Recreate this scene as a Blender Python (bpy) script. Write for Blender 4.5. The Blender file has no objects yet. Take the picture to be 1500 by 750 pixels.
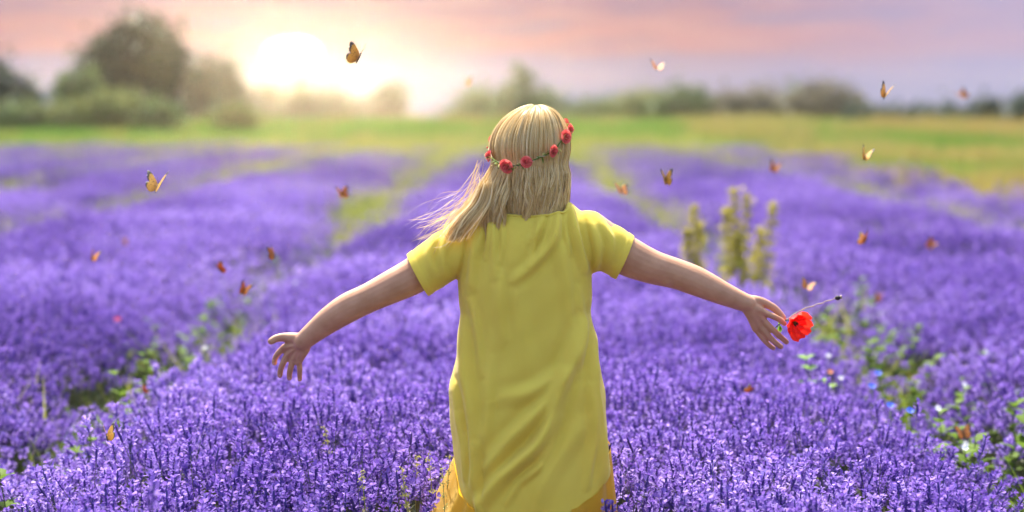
import bpy, bmesh, math, random
import numpy as np
from mathutils import Vector, Matrix, Euler

R = math.radians
scene = bpy.context.scene
col = scene.collection
rng = np.random.default_rng(7)
random.seed(7)

# ------------------------------------------------------------------ camera
FPX = 2917.0            # focal length in 1500-px picture units
CAM_H = 1.61
PITCH = math.atan(205.0 / FPX)
cam_d = bpy.data.cameras.new('camera')
cam_d.sensor_width = 36.0
cam_d.lens = 36.0 * FPX / 1500.0
cam_d.clip_end = 3000
cam_d.clip_start = 0.1
cam_d.dof.use_dof = True
cam_d.dof.focus_distance = 6.0
cam_d.dof.aperture_fstop = 1.45
cam = bpy.data.objects.new('camera', cam_d)
cam.location = (0, 0, CAM_H)
cam.rotation_euler = (R(90) - PITCH, 0, 0)
col.objects.link(cam)
scene.camera = cam

# ------------------------------------------------------------------ sky, sun, exposure
SUN_EL, SUN_AZ = 57.0, -12.0            # azimuth from +Y towards +X (negative = left)
world = bpy.data.worlds.new('World'); scene.world = world
world.use_nodes = True
wn, wl = world.node_tree.nodes, world.node_tree.links
wn.clear()


def N(nodes, typ, **kw):
    n = nodes.new(typ)
    for k, v in kw.items():
        if k.startswith('i_'):
            n.inputs[k[2:].replace('_', ' ')].default_value = v
        else:
            setattr(n, k, v)
    return n


def ramp(nodes, stops, interp='LINEAR'):
    n = nodes.new('ShaderNodeValToRGB')
    e = n.color_ramp.elements
    n.color_ramp.interpolation = interp
    while len(e) < len(stops):
        e.new(0.5)
    for k, (p, c) in enumerate(stops):
        e[k].position = p
        e[k].color = tuple(c) + (1,) if len(c) == 3 else c
    return n


def mth(nodes, links, op, a, b=None, clamp=False):
    n = nodes.new('ShaderNodeMath'); n.operation = op; n.use_clamp = clamp
    for k, v in enumerate((a, b)):
        if v is None:
            continue
        if isinstance(v, (int, float)):
            n.inputs[k].default_value = v
        else:
            links.new(v, n.inputs[k])
    return n.outputs[0]


def mixc(nodes, links, fac, a, b, mode='MIX'):
    n = nodes.new('ShaderNodeMix'); n.data_type = 'RGBA'; n.blend_type = mode
    for sock, v in ((n.inputs[0], fac), (n.inputs[6], a), (n.inputs[7], b)):
        if isinstance(v, (int, float)):
            sock.default_value = v
        elif isinstance(v, tuple):
            sock.default_value = v + (1,) if len(v) == 3 else v
        else:
            links.new(v, sock)
    return n.outputs[2]


def build_world():
    tc = N(wn, 'ShaderNodeTexCoord')
    sky = N(wn, 'ShaderNodeTexSky', sky_type='NISHITA', sun_disc=False)
    sky.sun_elevation = R(SUN_EL); sky.sun_rotation = R(SUN_AZ)
    sky.dust_density = 3.0; sky.air_density = 1.2
    nish = N(wn, 'ShaderNodeVectorMath', operation='SCALE')
    wl.new(sky.outputs[0], nish.inputs[0]); nish.inputs[3].default_value = 0.15
    # sunset cloud banks low over the horizon: stretched noise in direction space
    mp = N(wn, 'ShaderNodeMapping')
    mp.inputs['Scale'].default_value = (9.0, 9.0, 120.0)
    wl.new(tc.outputs['Generated'], mp.inputs[0])
    nz = N(wn, 'ShaderNodeTexNoise', i_Scale=1.0, i_Detail=7.0, i_Roughness=0.62)
    wl.new(mp.outputs[0], nz.inputs[0])
    mp2 = N(wn, 'ShaderNodeMapping')
    mp2.inputs['Scale'].default_value = (20.0, 20.0, 190.0)
    mp2.inputs['Location'].default_value = (3.1, 1.7, 0.4)
    wl.new(tc.outputs['Generated'], mp2.inputs[0])
    nz2 = N(wn, 'ShaderNodeTexNoise', i_Scale=1.0, i_Detail=8.0, i_Roughness=0.6)
    wl.new(mp2.outputs[0], nz2.inputs[0])
    sep = N(wn, 'ShaderNodeSeparateXYZ'); wl.new(tc.outputs['Generated'], sep.inputs[0])
    z = sep.outputs[2]
    off = mth(wn, wl, 'MULTIPLY', mth(wn, wl, 'SUBTRACT', nz.outputs[0], 0.5), 0.034)
    zz = mth(wn, wl, 'ADD', z, off)
    t = mth(wn, wl, 'MULTIPLY', zz, 4.0)      # ramp covers 0 .. 0.25
    rp = ramp(wn, [(0.0, (0.27, 0.33, 0.70)), (0.055, (0.33, 0.35, 0.70)), (0.10, (0.49, 0.40, 0.68)),
                   (0.135, (0.82, 0.38, 0.42)), (0.17, (0.88, 0.41, 0.41)), (0.215, (0.70, 0.38, 0.47)),
                   (0.36, (0.60, 0.42, 0.52)), (1.0, (0.46, 0.46, 0.62))])
    wl.new(t, rp.inputs[0])
    # finer cloud streaks: blue-grey undersides and pink rims, only above the lowest band
    st = ramp(wn, [(0.50, (0, 0, 0)), (0.66, (1, 1, 1))]); wl.new(nz2.outputs[0], st.inputs[0])
    up = ramp(wn, [(0.30, (0, 0, 0)), (0.75, (1, 1, 1))])
    wl.new(mth(wn, wl, 'MULTIPLY', z, 16.0), up.inputs[0])
    c1 = mixc(wn, wl, mth(wn, wl, 'MULTIPLY', mth(wn, wl, 'MULTIPLY', st.outputs[0], up.outputs[0]), 0.9),
              rp.outputs[0], (0.40, 0.36, 0.60))
    st2 = ramp(wn, [(0.36, (1, 1, 1)), (0.47, (0, 0, 0))]); wl.new(nz2.outputs[0], st2.inputs[0])
    c1 = mixc(wn, wl, mth(wn, wl, 'MULTIPLY', mth(wn, wl, 'MULTIPLY', st2.outputs[0], up.outputs[0]), 0.55),
              c1, (1.0, 0.60, 0.58))
    # the bright break in the clouds where the sunset glows
    gd = Vector(((430 - 750) / FPX, 1, (170 - 78) / FPX)).normalized()
    sub = N(wn, 'ShaderNodeVectorMath', operation='SUBTRACT')
    wl.new(tc.outputs['Generated'], sub.inputs[0]); sub.inputs[1].default_value = gd
    sc = N(wn, 'ShaderNodeVectorMath', operation='MULTIPLY')
    wl.new(sub.outputs[0], sc.inputs[0]); sc.inputs[1].default_value = (0.75, 0.75, 1.5)
    ln = N(wn, 'ShaderNodeVectorMath', operation='LENGTH'); wl.new(sc.outputs[0], ln.inputs[0])
    d = ln.outputs['Value']
    g1 = mth(wn, wl, 'EXPONENT', mth(wn, wl, 'MULTIPLY', mth(wn, wl, 'POWER', mth(wn, wl, 'DIVIDE', d, 0.022), 2.0), -1.0))
    g0 = mth(wn, wl, 'EXPONENT', mth(wn, wl, 'MULTIPLY', mth(wn, wl, 'POWER', mth(wn, wl, 'DIVIDE', d, 0.0033), 2.0), -1.0))
    g2 = mth(wn, wl, 'EXPONENT', mth(wn, wl, 'MULTIPLY', mth(wn, wl, 'DIVIDE', d, 0.055), -1.0))
    g3 = mth(wn, wl, 'EXPONENT', mth(wn, wl, 'MULTIPLY', mth(wn, wl, 'DIVIDE', d, 0.16), -1.0))

    def sc_col(c, f):
        n = N(wn, 'ShaderNodeVectorMath', operation='SCALE'); n.inputs[0].default_value = c
        wl.new(f, n.inputs[3]); return n.outputs[0]

    def addv(a, b):
        n = N(wn, 'ShaderNodeVectorMath', operation='ADD'); wl.new(a, n.inputs[0]); wl.new(b, n.inputs[1]); return n.outputs[0]
    away = N(wn, 'ShaderNodeMapRange', interpolation_type='SMOOTHSTEP')
    away.inputs['From Min'].default_value = 0.12; away.inputs['From Max'].default_value = 0.28
    wl.new(d, away.inputs['Value'])
    c1 = mixc(wn, wl, mth(wn, wl, 'MULTIPLY', away.outputs[0], 0.62), c1, (0.72, 0.68, 1.10))
    glow = addv(addv(sc_col((0.25, 0.20, 0.11), g1), sc_col((0.22, 0.16, 0.07), g2)), sc_col((0.14, 0.09, 0.04), g3))
    dim = N(wn, 'ShaderNodeVectorMath', operation='SCALE'); dim.inputs[3].default_value = 0.205
    wl.new(addv(c1, glow), dim.inputs[0]); low = addv(dim.outputs[0], sc_col((SUNSET * 1.0, SUNSET * 0.80, SUNSET * 0.50), g0))
    # blend from the low cloud bank to open daylight sky above
    blend = N(wn, 'ShaderNodeMapRange', interpolation_type='SMOOTHSTEP')
    blend.inputs['From Min'].default_value = 0.08; blend.inputs['From Max'].default_value = 0.30
    wl.new(z, blend.inputs['Value'])
    fin = mixc(wn, wl, blend.outputs[0], low, nish.outputs[0])
    bg = N(wn, 'ShaderNodeBackground'); bg.inputs[1].default_value = 1.0
    wl.new(fin, bg.inputs[0])
    world.cycles.sampling_method = 'MANUAL'; world.cycles.sample_map_resolution = 2048
    out = N(wn, 'ShaderNodeOutputWorld'); wl.new(bg.outputs[0], out.inputs[0])


SUNSET = 7800.0          # radiance of the sun's disc glowing through the break in the clouds
build_world()

sun_d = bpy.data.lights.new('sun', 'SUN')
sun_d.energy = 4.3; sun_d.angle = R(0.6); sun_d.color = (1.0, 0.93, 0.80)
sun = bpy.data.objects.new('sun', sun_d); col.objects.link(sun)
sv = Vector((math.sin(R(SUN_AZ)) * math.cos(R(SUN_EL)), math.cos(R(SUN_AZ)) * math.cos(R(SUN_EL)), math.sin(R(SUN_EL))))
sun.rotation_euler = sv.to_track_quat('Z', 'Y').to_euler()
sun.location = (0, 0, 30)

vs = scene.view_settings
vs.view_transform = 'Standard'; vs.look = 'None'; vs.exposure = 1.75; vs.gamma = 1.0; vs.use_curve_mapping = False
cy = scene.cycles
cy.use_denoising = True
try:
    cy.denoiser = 'OPENIMAGEDENOISE'
except Exception:
    pass
cy.max_bounces = 6; cy.diffuse_bounces = 3; cy.transmission_bounces = 3; cy.glossy_bounces = 2
cy.transparent_max_bounces = 6; cy.volume_bounces = 1; cy.sample_clamp_indirect = 4.0
HAZE_DENSITY = 0.00048

# ------------------------------------------------------------------ helpers
cp_, sp_ = math.cos(PITCH), math.sin(PITCH)


def at(px, py, Y):
    """world point seen at a photograph pixel, at distance Y in front of the lens"""
    dx, dy = (px - 750) / FPX, (375 - py) / FPX
    d = Vector((dx, cp_ + dy * sp_, -sp_ + dy * cp_))
    return Vector((0, 0, CAM_H)) + d * (Y / d.y)


PY = 6.0


def P(px, py, dy=0.0):
    return at(px, py, PY + dy)


MATS = {}


def link(o):
    col.objects.link(o); return o


def mesh_data(name, V, F, mats=None, midx=None, smooth=True):
    me = bpy.data.meshes.new(name)
    me.from_pydata([tuple(v) for v in V], [], [tuple(int(i) for i in f) for f in F])
    if mats is not None:
        for m in (mats if isinstance(mats, (list, tuple)) else [mats]):
            me.materials.append(m)
    if midx is not None:
        me.polygons.foreach_set('material_index', np.asarray(midx, dtype=np.int32))
    if smooth:
        me.polygons.foreach_set('use_smooth', np.ones(len(me.polygons), dtype=bool))
    me.update()
    return me


def part(name, V, F, mat, parent=None, origin=None, midx=None, smooth=True):
    """vertices in world space; origin is the world location the object gets"""
    V = np.asarray(V, float)
    base = np.zeros(3)
    if origin is not None:
        base = np.asarray(origin, float)
    elif parent is not None:
        base = np.array(parent.matrix_world.translation) if False else np.array(world_loc(parent))
    o = bpy.data.objects.new(name, mesh_data(name, V - base, F, mat, midx, smooth))
    col.objects.link(o)
    if parent is not None:
        o.parent = parent
        o.location = Vector(base) - Vector(world_loc(parent))
    else:
        o.location = base
    return o


def world_loc(o):
    l = Vector(o.location)
    while o.parent:
        o = o.parent; l += Vector(o.location)
    return l


def empty(name, loc, label, cat, group=None):
    o = bpy.data.objects.new(name, None); col.objects.link(o)
    o.location = loc; o.empty_display_size = 0.1
    tag(o, label, cat, group)
    return o


def tag(o, label=None, cat=None, group=None, kind=None):
    if label: o['label'] = label
    if cat: o['category'] = cat
    if group: o['group'] = group
    if kind: o['kind'] = kind
    return o


def copy_tree(o, parent=None):
    c = o.copy(); col.objects.link(c)
    if parent is not None: c.parent = parent
    for ch in list(o.children):
        copy_tree(ch, c)
    return c


class MB:
    """vertex / face collector"""
    def __init__(s): s.V = []; s.F = []; s.M = []; s.n = 0

    def add(s, V, F, m=0):
        V = np.asarray(V, float)
        s.V.append(V)
        for f in F:
            s.F.append([i + s.n for i in f]); s.M.append(m)
        s.n += len(V)

    def arr(s):
        return (np.concatenate(s.V) if s.V else np.zeros((0, 3))), s.F, s.M


def frames(pts):
    pts = np.asarray(pts, float)
    T = np.gradient(pts, axis=0)
    T /= np.linalg.norm(T, axis=1)[:, None] + 1e-12
    return T


def tube(pts, rad, n=8, ref=(0, 0, 1), caps=True, rad2=None, round_ends=False):
    """swept tube; rad along 'side' axis, rad2 along the ref axis"""
    pts = np.asarray(pts, float); rad = np.broadcast_to(np.asarray(rad, float), (len(pts),)).copy()
    rad2 = rad if rad2 is None else np.broadcast_to(np.asarray(rad2, float), (len(pts),)).copy()
    if round_ends:
        T = frames(pts)
        a, b = pts[0], pts[-1]
        pre, prer, prer2, post, por, por2 = [], [], [], [], [], []
        for th in (82, 55, 28):
            c, s_ = math.cos(R(th)), math.sin(R(th))
            pre.append(a - T[0] * rad[0] * s_); prer.append(rad[0] * c); prer2.append(rad2[0] * c)
        for th in (28, 55, 82):
            c, s_ = math.cos(R(th)), math.sin(R(th))
            post.append(b + T[-1] * rad[-1] * s_); por.append(rad[-1] * c); por2.append(rad2[-1] * c)
        Tfull = np.concatenate([np.repeat(T[:1], 3, 0), T, np.repeat(T[-1:], 3, 0)])
        pts = np.concatenate([np.array(pre), pts, np.array(post)])
        rad = np.concatenate([prer, rad, por]); rad2 = np.concatenate([prer2, rad2, por2])
        T = Tfull
    else:
        T = frames(pts)
    ref = np.asarray(ref, float)
    V = []; F = []
    side_prev = None
    ang = np.linspace(0, 2 * np.pi, n, endpoint=False)
    for k in range(len(pts)):
        t = T[k]
        s_ = np.cross(t, ref)
        if np.linalg.norm(s_) < 1e-3:
            s_ = np.cross(t, np.array([1.0, 0.2, 0]))
        s_ /= np.linalg.norm(s_)
        if side_prev is not None and np.dot(s_, side_prev) < 0: s_ = -s_
        side_prev = s_
        u = np.cross(s_, t)
        V.append(pts[k] + np.outer(np.cos(ang) * rad[k], s_) + np.outer(np.sin(ang) * rad2[k], u))
    for k in range(len(pts) - 1):
        for j in range(n):
            a = k * n + j; b = k * n + (j + 1) % n
            F.append([a, b, b + n, a + n])
    V = np.concatenate(V)
    if caps:
        F.append(list(range(n))[::-1])
        m = (len(pts) - 1) * n
        F.append([m + j for j in range(n)])
    return V, F


def ellipsoid(c, r, nu=18, nv=12, rot=None):
    V = []; F = []
    for i in range(nv + 1):
        th = math.pi * i / nv
        for j in range(nu):
            ph = 2 * math.pi * j / nu
            V.append((r[0] * math.sin(th) * math.cos(ph), r[1] * math.sin(th) * math.sin(ph), r[2] * math.cos(th)))
    for i in range(nv):
        for j in range(nu):
            a = i * nu + j; b = i * nu + (j + 1) % nu
            F.append([a, a + nu, b + nu, b])
    V = np.array(V)
    if rot is not None: V = V @ np.array(rot).T
    return V + np.asarray(c, float), F


def chain(points, sub=4):
    """smooth (Catmull-Rom) resampling of rows (x,y,z,r...)"""
    Pn = np.asarray(points, float)
    out = []
    n = len(Pn)
    for i in range(n - 1):
        p0, p1, p2, p3 = Pn[max(i - 1, 0)], Pn[i], Pn[i + 1], Pn[min(i + 2, n - 1)]
        for k in range(sub):
            t = k / sub
            out.append(0.5 * ((2 * p1) + (-p0 + p2) * t + (2 * p0 - 5 * p1 + 4 * p2 - p3) * t * t + (-p0 + 3 * p1 - 3 * p2 + p3) * t ** 3))
    out.append(Pn[-1])
    return np.array(out)


def remesh(V, F, voxel, iters=4, fac=0.5):
    me = mesh_data('tmp', V, F)
    o = bpy.data.objects.new('tmp', me); col.objects.link(o)
    m = o.modifiers.new('r', 'REMESH'); m.mode = 'VOXEL'; m.voxel_size = voxel
    dg = bpy.context.evaluated_depsgraph_get(); dg.update()
    ev = o.evaluated_get(dg)
    em = ev.to_mesh()
    nV = len(em.vertices)
    co = np.empty(nV * 3, np.float32); em.vertices.foreach_get('co', co); co = co.reshape(-1, 3).astype(float)
    ed = np.empty(len(em.edges) * 2, np.int32); em.edges.foreach_get('vertices', ed); ed = ed.reshape(-1, 2)
    faces = [list(p.vertices) for p in em.polygons]
    ev.to_mesh_clear()
    bpy.data.objects.remove(o); bpy.data.meshes.remove(me)
    deg = np.zeros(nV); np.add.at(deg, ed[:, 0], 1); np.add.at(deg, ed[:, 1], 1)
    for k in range(iters):
        for f in (fac, -fac * 1.02) if False else (fac,):
            acc = np.zeros_like(co)
            np.add.at(acc, ed[:, 0], co[ed[:, 1]]); np.add.at(acc, ed[:, 1], co[ed[:, 0]])
            co = co + f * (acc / np.maximum(deg, 1)[:, None] - co)
    return co, faces


# ------------------------------------------------------------------ materials
def mat_new(name):
    m = bpy.data.materials.new(name); m.use_nodes = True
    nt = m.node_tree; nt.nodes.clear()
    out = nt.nodes.new('ShaderNodeOutputMaterial')
    return m, nt.nodes, nt.links, out


def leafy(name, cols, trans=0.35, tcol=None, rough=0.6, spec=0.25, noise=None, island=True):
    """diffuse + translucent material with variation per loose piece"""
    m, n, l, out = mat_new(name)
    k = len(cols)
    rp = ramp(n, [(i / max(k - 1, 1), c) for i, c in enumerate(cols)])
    geo = n.new('ShaderNodeNewGeometry')
    fac = geo.outputs['Random Per Island']
    if noise:
        tcn = n.new('ShaderNodeNewGeometry')
        nz = N(n, 'ShaderNodeTexNoise', i_Scale=noise, i_Detail=3.0)
        l.new(tcn.outputs['Position'], nz.inputs[0])
        a = mth(n, l, 'MULTIPLY', mth(n, l, 'SUBTRACT', nz.outputs[0], 0.5), 1.5)
        fac = mth(n, l, 'ADD', mth(n, l, 'MULTIPLY', fac, 0.7), mth(n, l, 'ADD', a, 0.15), True)
    l.new(fac, rp.inputs[0])
    b = N(n, 'ShaderNodeBsdfPrincipled')
    b.inputs['Roughness'].default_value = rough
    b.inputs['Specular IOR Level'].default_value = spec
    l.new(rp.outputs[0], b.inputs['Base Color'])
    if trans > 0:
        t = n.new('ShaderNodeBsdfTranslucent')
        if tcol is None:
            l.new(rp.outputs[0], t.inputs[0])
        else:
            l.new(mixc(n, l, 0.6, rp.outputs[0], tcol), t.inputs[0])
        mx = n.new('ShaderNodeMixShader'); mx.inputs[0].default_value = trans
        l.new(b.outputs[0], mx.inputs[1]); l.new(t.outputs[0], mx.inputs[2])
        l.new(mx.outputs[0], out.inputs[0])
    else:
        l.new(b.outputs[0], out.inputs[0])
    return m


MATS['petal'] = leafy('lavender_petal', [(0.055, 0.025, 0.18), (0.15, 0.076, 0.37), (0.28, 0.165, 0.56), (0.52, 0.39, 0.77)], 0.42, noise=0.45, spec=0.08)
MATS['calyx'] = leafy('lavender_calyx', [(0.050, 0.032, 0.16), (0.085, 0.06, 0.24)], 0.2)
MATS['stem'] = leafy('lavender_stem', [(0.085, 0.10, 0.05), (0.15, 0.16, 0.075)], 0.2)
MATS['weed'] = leafy('weed_leaf', [(0.06, 0.11, 0.015), (0.10, 0.17, 0.022), (0.15, 0.21, 0.03)], 0.45, spec=0.08)
MATS['weed_bright'] = leafy('bright_leaf', [(0.14, 0.28, 0.03), (0.22, 0.38, 0.05)], 0.45)
MATS['dock'] = leafy('dock_seed', [(0.30, 0.27, 0.03), (0.42, 0.37, 0.045), (0.50, 0.44, 0.07)], 0.48)
MATS['bud'] = leafy('yellow_bud', [(0.30, 0.27, 0.07), (0.42, 0.38, 0.12)], 0.4)
MATS['white_petal'] = leafy('white_petal', [(0.75, 0.74, 0.78), (0.82, 0.82, 0.80)], 0.4)
MATS['blue_petal'] = leafy('cornflower_petal', [(0.06, 0.14, 0.75), (0.10, 0.2, 0.85)], 0.4)
MATS['orange_petal'] = leafy('orange_petal', [(0.75, 0.22, 0.04), (0.85, 0.3, 0.08)], 0.4)
MATS['grass'] = leafy('meadow_grass', [(0.065, 0.14, 0.012), (0.11, 0.20, 0.018), (0.17, 0.23, 0.03)], 0.45, noise=0.05)
MATS['dry_grass'] = leafy('seeding_grass', [(0.30, 0.17, 0.05), (0.27, 0.23, 0.055), (0.20, 0.23, 0.045)], 0.4, noise=0.08)
MATS['yellow_grass'] = leafy('yellow_green_grass', [(0.16, 0.19, 0.03), (0.25, 0.26, 0.05), (0.33, 0.31, 0.08)], 0.45)
MATS['bark'] = leafy('bark', [(0.09, 0.065, 0.045), (0.13, 0.10, 0.07)], 0.0)
MATS['red_petal'] = leafy('poppy_petal', [(0.80, 0.018, 0.008), (0.86, 0.035, 0.015)], 0.45, rough=0.5)
MATS['rose'] = leafy('rose_petal', [(0.66, 0.085, 0.08), (0.76, 0.14, 0.12), (0.82, 0.22, 0.19)], 0.3, rough=0.55)
MATS['dark'] = leafy('dark_seed', [(0.02, 0.015, 0.012), (0.035, 0.025, 0.02)], 0.0)
MATS['straw'] = leafy('dry_stalk', [(0.36, 0.27, 0.15), (0.45, 0.36, 0.22)], 0.1)


def mat_ground():
    m, n, l, out = mat_new('field_soil_and_meadow')
    g = n.new('ShaderNodeNewGeometry')
    nz = N(n, 'ShaderNodeTexNoise', i_Scale=1.4, i_Detail=9.0, i_Roughness=0.65)
    l.new(g.outputs['Position'], nz.inputs[0])
    soil = ramp(n, [(0.3, (0.045, 0.032, 0.022)), (0.55, (0.085, 0.065, 0.042)), (0.75, (0.10, 0.11, 0.045))])
    l.new(nz.outputs[0], soil.inputs[0])
    nz2 = N(n, 'ShaderNodeTexNoise', i_Scale=0.07, i_Detail=6.0, i_Roughness=0.6)
    l.new(g.outputs['Position'], nz2.inputs[0])
    gr = ramp(n, [(0.30, (0.075, 0.145, 0.015)), (0.5, (0.115, 0.19, 0.02)), (0.68, (0.18, 0.20, 0.035))])
    l.new(nz2.outputs[0], gr.inputs[0])
    at_ = n.new('ShaderNodeAttribute'); at_.attribute_name = 'meadow'
    c = mixc(n, l, at_.outputs['Fac'], soil.outputs[0], gr.outputs[0])
    b = N(n, 'ShaderNodeBsdfPrincipled'); b.inputs['Roughness'].default_value = 0.95
    b.inputs['Specular IOR Level'].default_value = 0.1
    l.new(c, b.inputs['Base Color'])
    bp = n.new('ShaderNodeBump'); bp.inputs['Strength'].default_value = 0.6; bp.inputs['Distance'].default_value = 0.03
    l.new(nz.outputs[0], bp.inputs['Height']); l.new(bp.outputs[0], b.inputs['Normal'])
    l.new(b.outputs[0], out.inputs[0])
    return m


def mat_skin():
    m, n, l, out = mat_new('skin')
    g = n.new('ShaderNodeTexCoord')
    nz = N(n, 'ShaderNodeTexNoise', i_Scale=22.0, i_Detail=5.0); l.new(g.outputs['Object'], nz.inputs[0])
    rp = ramp(n, [(0.3, (0.40, 0.185, 0.09)), (0.7, (0.50, 0.255, 0.135))]); l.new(nz.outputs[0], rp.inputs[0])
    b = N(n, 'ShaderNodeBsdfPrincipled')
    b.inputs['Roughness'].default_value = 0.48; b.inputs['Specular IOR Level'].default_value = 0.4
    b.inputs['Subsurface Weight'].default_value = 0.06
    b.inputs['Subsurface Radius'].default_value = (0.012, 0.005, 0.003)
    b.inputs['Subsurface Scale'].default_value = 1.0
    l.new(rp.outputs[0], b.inputs['Base Color'])
    nf = N(n, 'ShaderNodeTexNoise', i_Scale=260.0, i_Detail=5.0); l.new(g.outputs['Object'], nf.inputs[0])
    bp = n.new('ShaderNodeBump'); bp.inputs['Strength'].default_value = 0.35; bp.inputs['Distance'].default_value = 0.0015
    l.new(nf.outputs[0], bp.inputs['Height']); l.new(bp.outputs[0], b.inputs['Normal'])
    l.new(b.outputs[0], out.inputs[0])
    return m


def mat_cloth(name, c0, c1, trans, tcol):
    m, n, l, out = mat_new(name)
    g = n.new('ShaderNodeTexCoord')
    nz = N(n, 'ShaderNodeTexNoise', i_Scale=6.0, i_Detail=6.0); l.new(g.outputs['Object'], nz.inputs[0])
    rp = ramp(n, [(0.3, c0), (0.7, c1)]); l.new(nz.outputs[0], rp.inputs[0])
    b = N(n, 'ShaderNodeBsdfPrincipled')
    b.inputs['Roughness'].default_value = 0.85; b.inputs['Specular IOR Level'].default_value = 0.15
    b.inputs['Sheen Weight'].default_value = 0.25; b.inputs['Sheen Roughness'].default_value = 0.4
    l.new(rp.outputs[0], b.inputs['Base Color'])
    mp = n.new('ShaderNodeMapping'); mp.inputs['Scale'].default_value = (700, 700, 220)
    l.new(g.outputs['Object'], mp.inputs[0])
    nf = N(n, 'ShaderNodeTexNoise', i_Scale=1.0, i_Detail=2.0); l.new(mp.outputs[0], nf.inputs[0])
    mp2 = n.new('ShaderNodeMapping'); mp2.inputs['Scale'].default_value = (38, 38, 14)
    l.new(g.outputs['Object'], mp2.inputs[0])
    nw = N(n, 'ShaderNodeTexNoise', i_Scale=1.0, i_Detail=4.0); l.new(mp2.outputs[0], nw.inputs[0])
    bp = n.new('ShaderNodeBump'); bp.inputs['Strength'].default_value = 0.6; bp.inputs['Distance'].default_value = 0.0015
    l.new(nf.outputs[0], bp.inputs['Height'])
    bp2 = n.new('ShaderNodeBump'); bp2.inputs['Strength'].default_value = 0.28; bp2.inputs['Distance'].default_value = 0.007
    l.new(nw.outputs[0], bp2.inputs['Height']); l.new(bp.outputs[0], bp2.inputs['Normal'])
    l.new(bp2.outputs[0], b.inputs['Normal'])
    t = n.new('ShaderNodeBsdfTranslucent'); t.inputs[0].default_value = tcol + (1,)
    mx = n.new('ShaderNodeMixShader'); mx.inputs[0].default_value = trans
    l.new(b.outputs[0], mx.inputs[1]); l.new(t.outputs[0], mx.inputs[2]); l.new(mx.outputs[0], out.inputs[0])
    return m


def mat_hair():
    m, n, l, out = mat_new('blonde_hair')
    geo = n.new('ShaderNodeNewGeometry')
    rp = ramp(n, [(0.0, (0.48, 0.29, 0.095)), (0.3, (0.74, 0.515, 0.205)), (0.7, (0.88, 0.68, 0.33)), (1.0, (0.95, 0.82, 0.52))])
    l.new(geo.outputs['Random Per Island'], rp.inputs[0])
    b = N(n, 'ShaderNodeBsdfPrincipled')
    b.inputs['Roughness'].default_value = 0.38; b.inputs['Specular IOR Level'].default_value = 0.45
    l.new(rp.outputs[0], b.inputs['Base Color'])
    t = n.new('ShaderNodeBsdfTranslucent'); l.new(rp.outputs[0], t.inputs[0])
    mx = n.new('ShaderNodeMixShader'); mx.inputs[0].default_value = 0.42
    l.new(b.outputs[0], mx.inputs[1]); l.new(t.outputs[0], mx.inputs[2]); l.new(mx.outputs[0], out.inputs[0])
    return m


def mat_wing(name='butterfly_wing', gold=False):
    m, n, l, out = mat_new(name)
    a = n.new('ShaderNodeAttribute'); a.attribute_name = 'wc'
    sp = n.new('ShaderNodeSeparateXYZ'); l.new(a.outputs['Vector'], sp.inputs[0])
    u = sp.outputs[0]; edge = sp.outputs[2]
    vo = N(n, 'ShaderNodeTexVoronoi', i_Scale=4.6); l.new(a.outputs['Vector'], vo.inputs['Vector'])
    nz = N(n, 'ShaderNodeTexNoise', i_Scale=7.0, i_Detail=3.0); l.new(a.outputs['Vector'], nz.inputs[0])
    base = ramp(n, [(0.0, (0.36, 0.18, 0.03)), (0.35, (0.64, 0.35, 0.045)), (0.8, (0.70, 0.41, 0.06)), (1.0, (0.72, 0.48, 0.12))] if gold else
                [(0.0, (0.24, 0.09, 0.02)), (0.35, (0.58, 0.18, 0.015)), (0.8, (0.62, 0.25, 0.03)), (1.0, (0.62, 0.32, 0.07))])
    l.new(mth(n, l, 'ADD', u, mth(n, l, 'MULTIPLY', mth(n, l, 'SUBTRACT', nz.outputs[0], 0.5), 0.5)), base.inputs[0])
    spots = ramp(n, [(0.16, (1, 1, 1)), (0.24, (0, 0, 0))]); l.new(vo.outputs['Distance'], spots.inputs[0])
    c = mixc(n, l, spots.outputs[0], base.outputs[0], (0.03, 0.018, 0.012))
    tip = ramp(n, [(0.62, (0, 0, 0)), (0.78, (1, 1, 1))])
    l.new(mth(n, l, 'ADD', edge, mth(n, l, 'MULTIPLY', mth(n, l, 'SUBTRACT', nz.outputs[0], 0.5), 0.35)), tip.inputs[0])
    white = mixc(n, l, spots.outputs[0], (0.03, 0.02, 0.015), (0.75, 0.72, 0.66))
    c = mixc(n, l, tip.outputs[0], c, white)
    b = N(n, 'ShaderNodeBsdfPrincipled'); b.inputs['Roughness'].default_value = 0.6
    l.new(c, b.inputs['Base Color'])
    t = n.new('ShaderNodeBsdfTranslucent'); l.new(c, t.inputs[0])
    mx = n.new('ShaderNodeMixShader'); mx.inputs[0].default_value = 0.4
    l.new(b.outputs[0], mx.inputs[1]); l.new(t.outputs[0], mx.inputs[2]); l.new(mx.outputs[0], out.inputs[0])
    return m


MATS['ground'] = mat_ground()
MATS['skin'] = mat_skin()
MATS['dress'] = mat_cloth('yellow_jersey', (0.87, 0.68, 0.10), (0.91, 0.73, 0.12), 0.36, (0.92, 0.74, 0.08))
MATS['ruffle'] = mat_cloth('jersey_backlit_tint', (0.68, 0.41, 0.035), (0.76, 0.47, 0.05), 0.45, (0.85, 0.50, 0.03))  # dress cloth again, sunlight shining through it painted in as amber
MATS['hair'] = mat_hair()
MATS['wing'] = mat_wing()
MATS['wing_gold'] = mat_wing('golden_butterfly_wing', True)


# ------------------------------------------------------------------ terrain
def smooth01(t):
    t = np.clip(t, 0, 1); return t * t * (3 - 2 * t)


def gz(x, y):
    x = np.asarray(x, float); y = np.asarray(y, float)
    return 0.95 * smooth01((y - 66) / 38.0) + 0.02 * np.sin(x * 0.8 + y * 0.13) * smooth01((y - 10) / 20.0)


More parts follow.
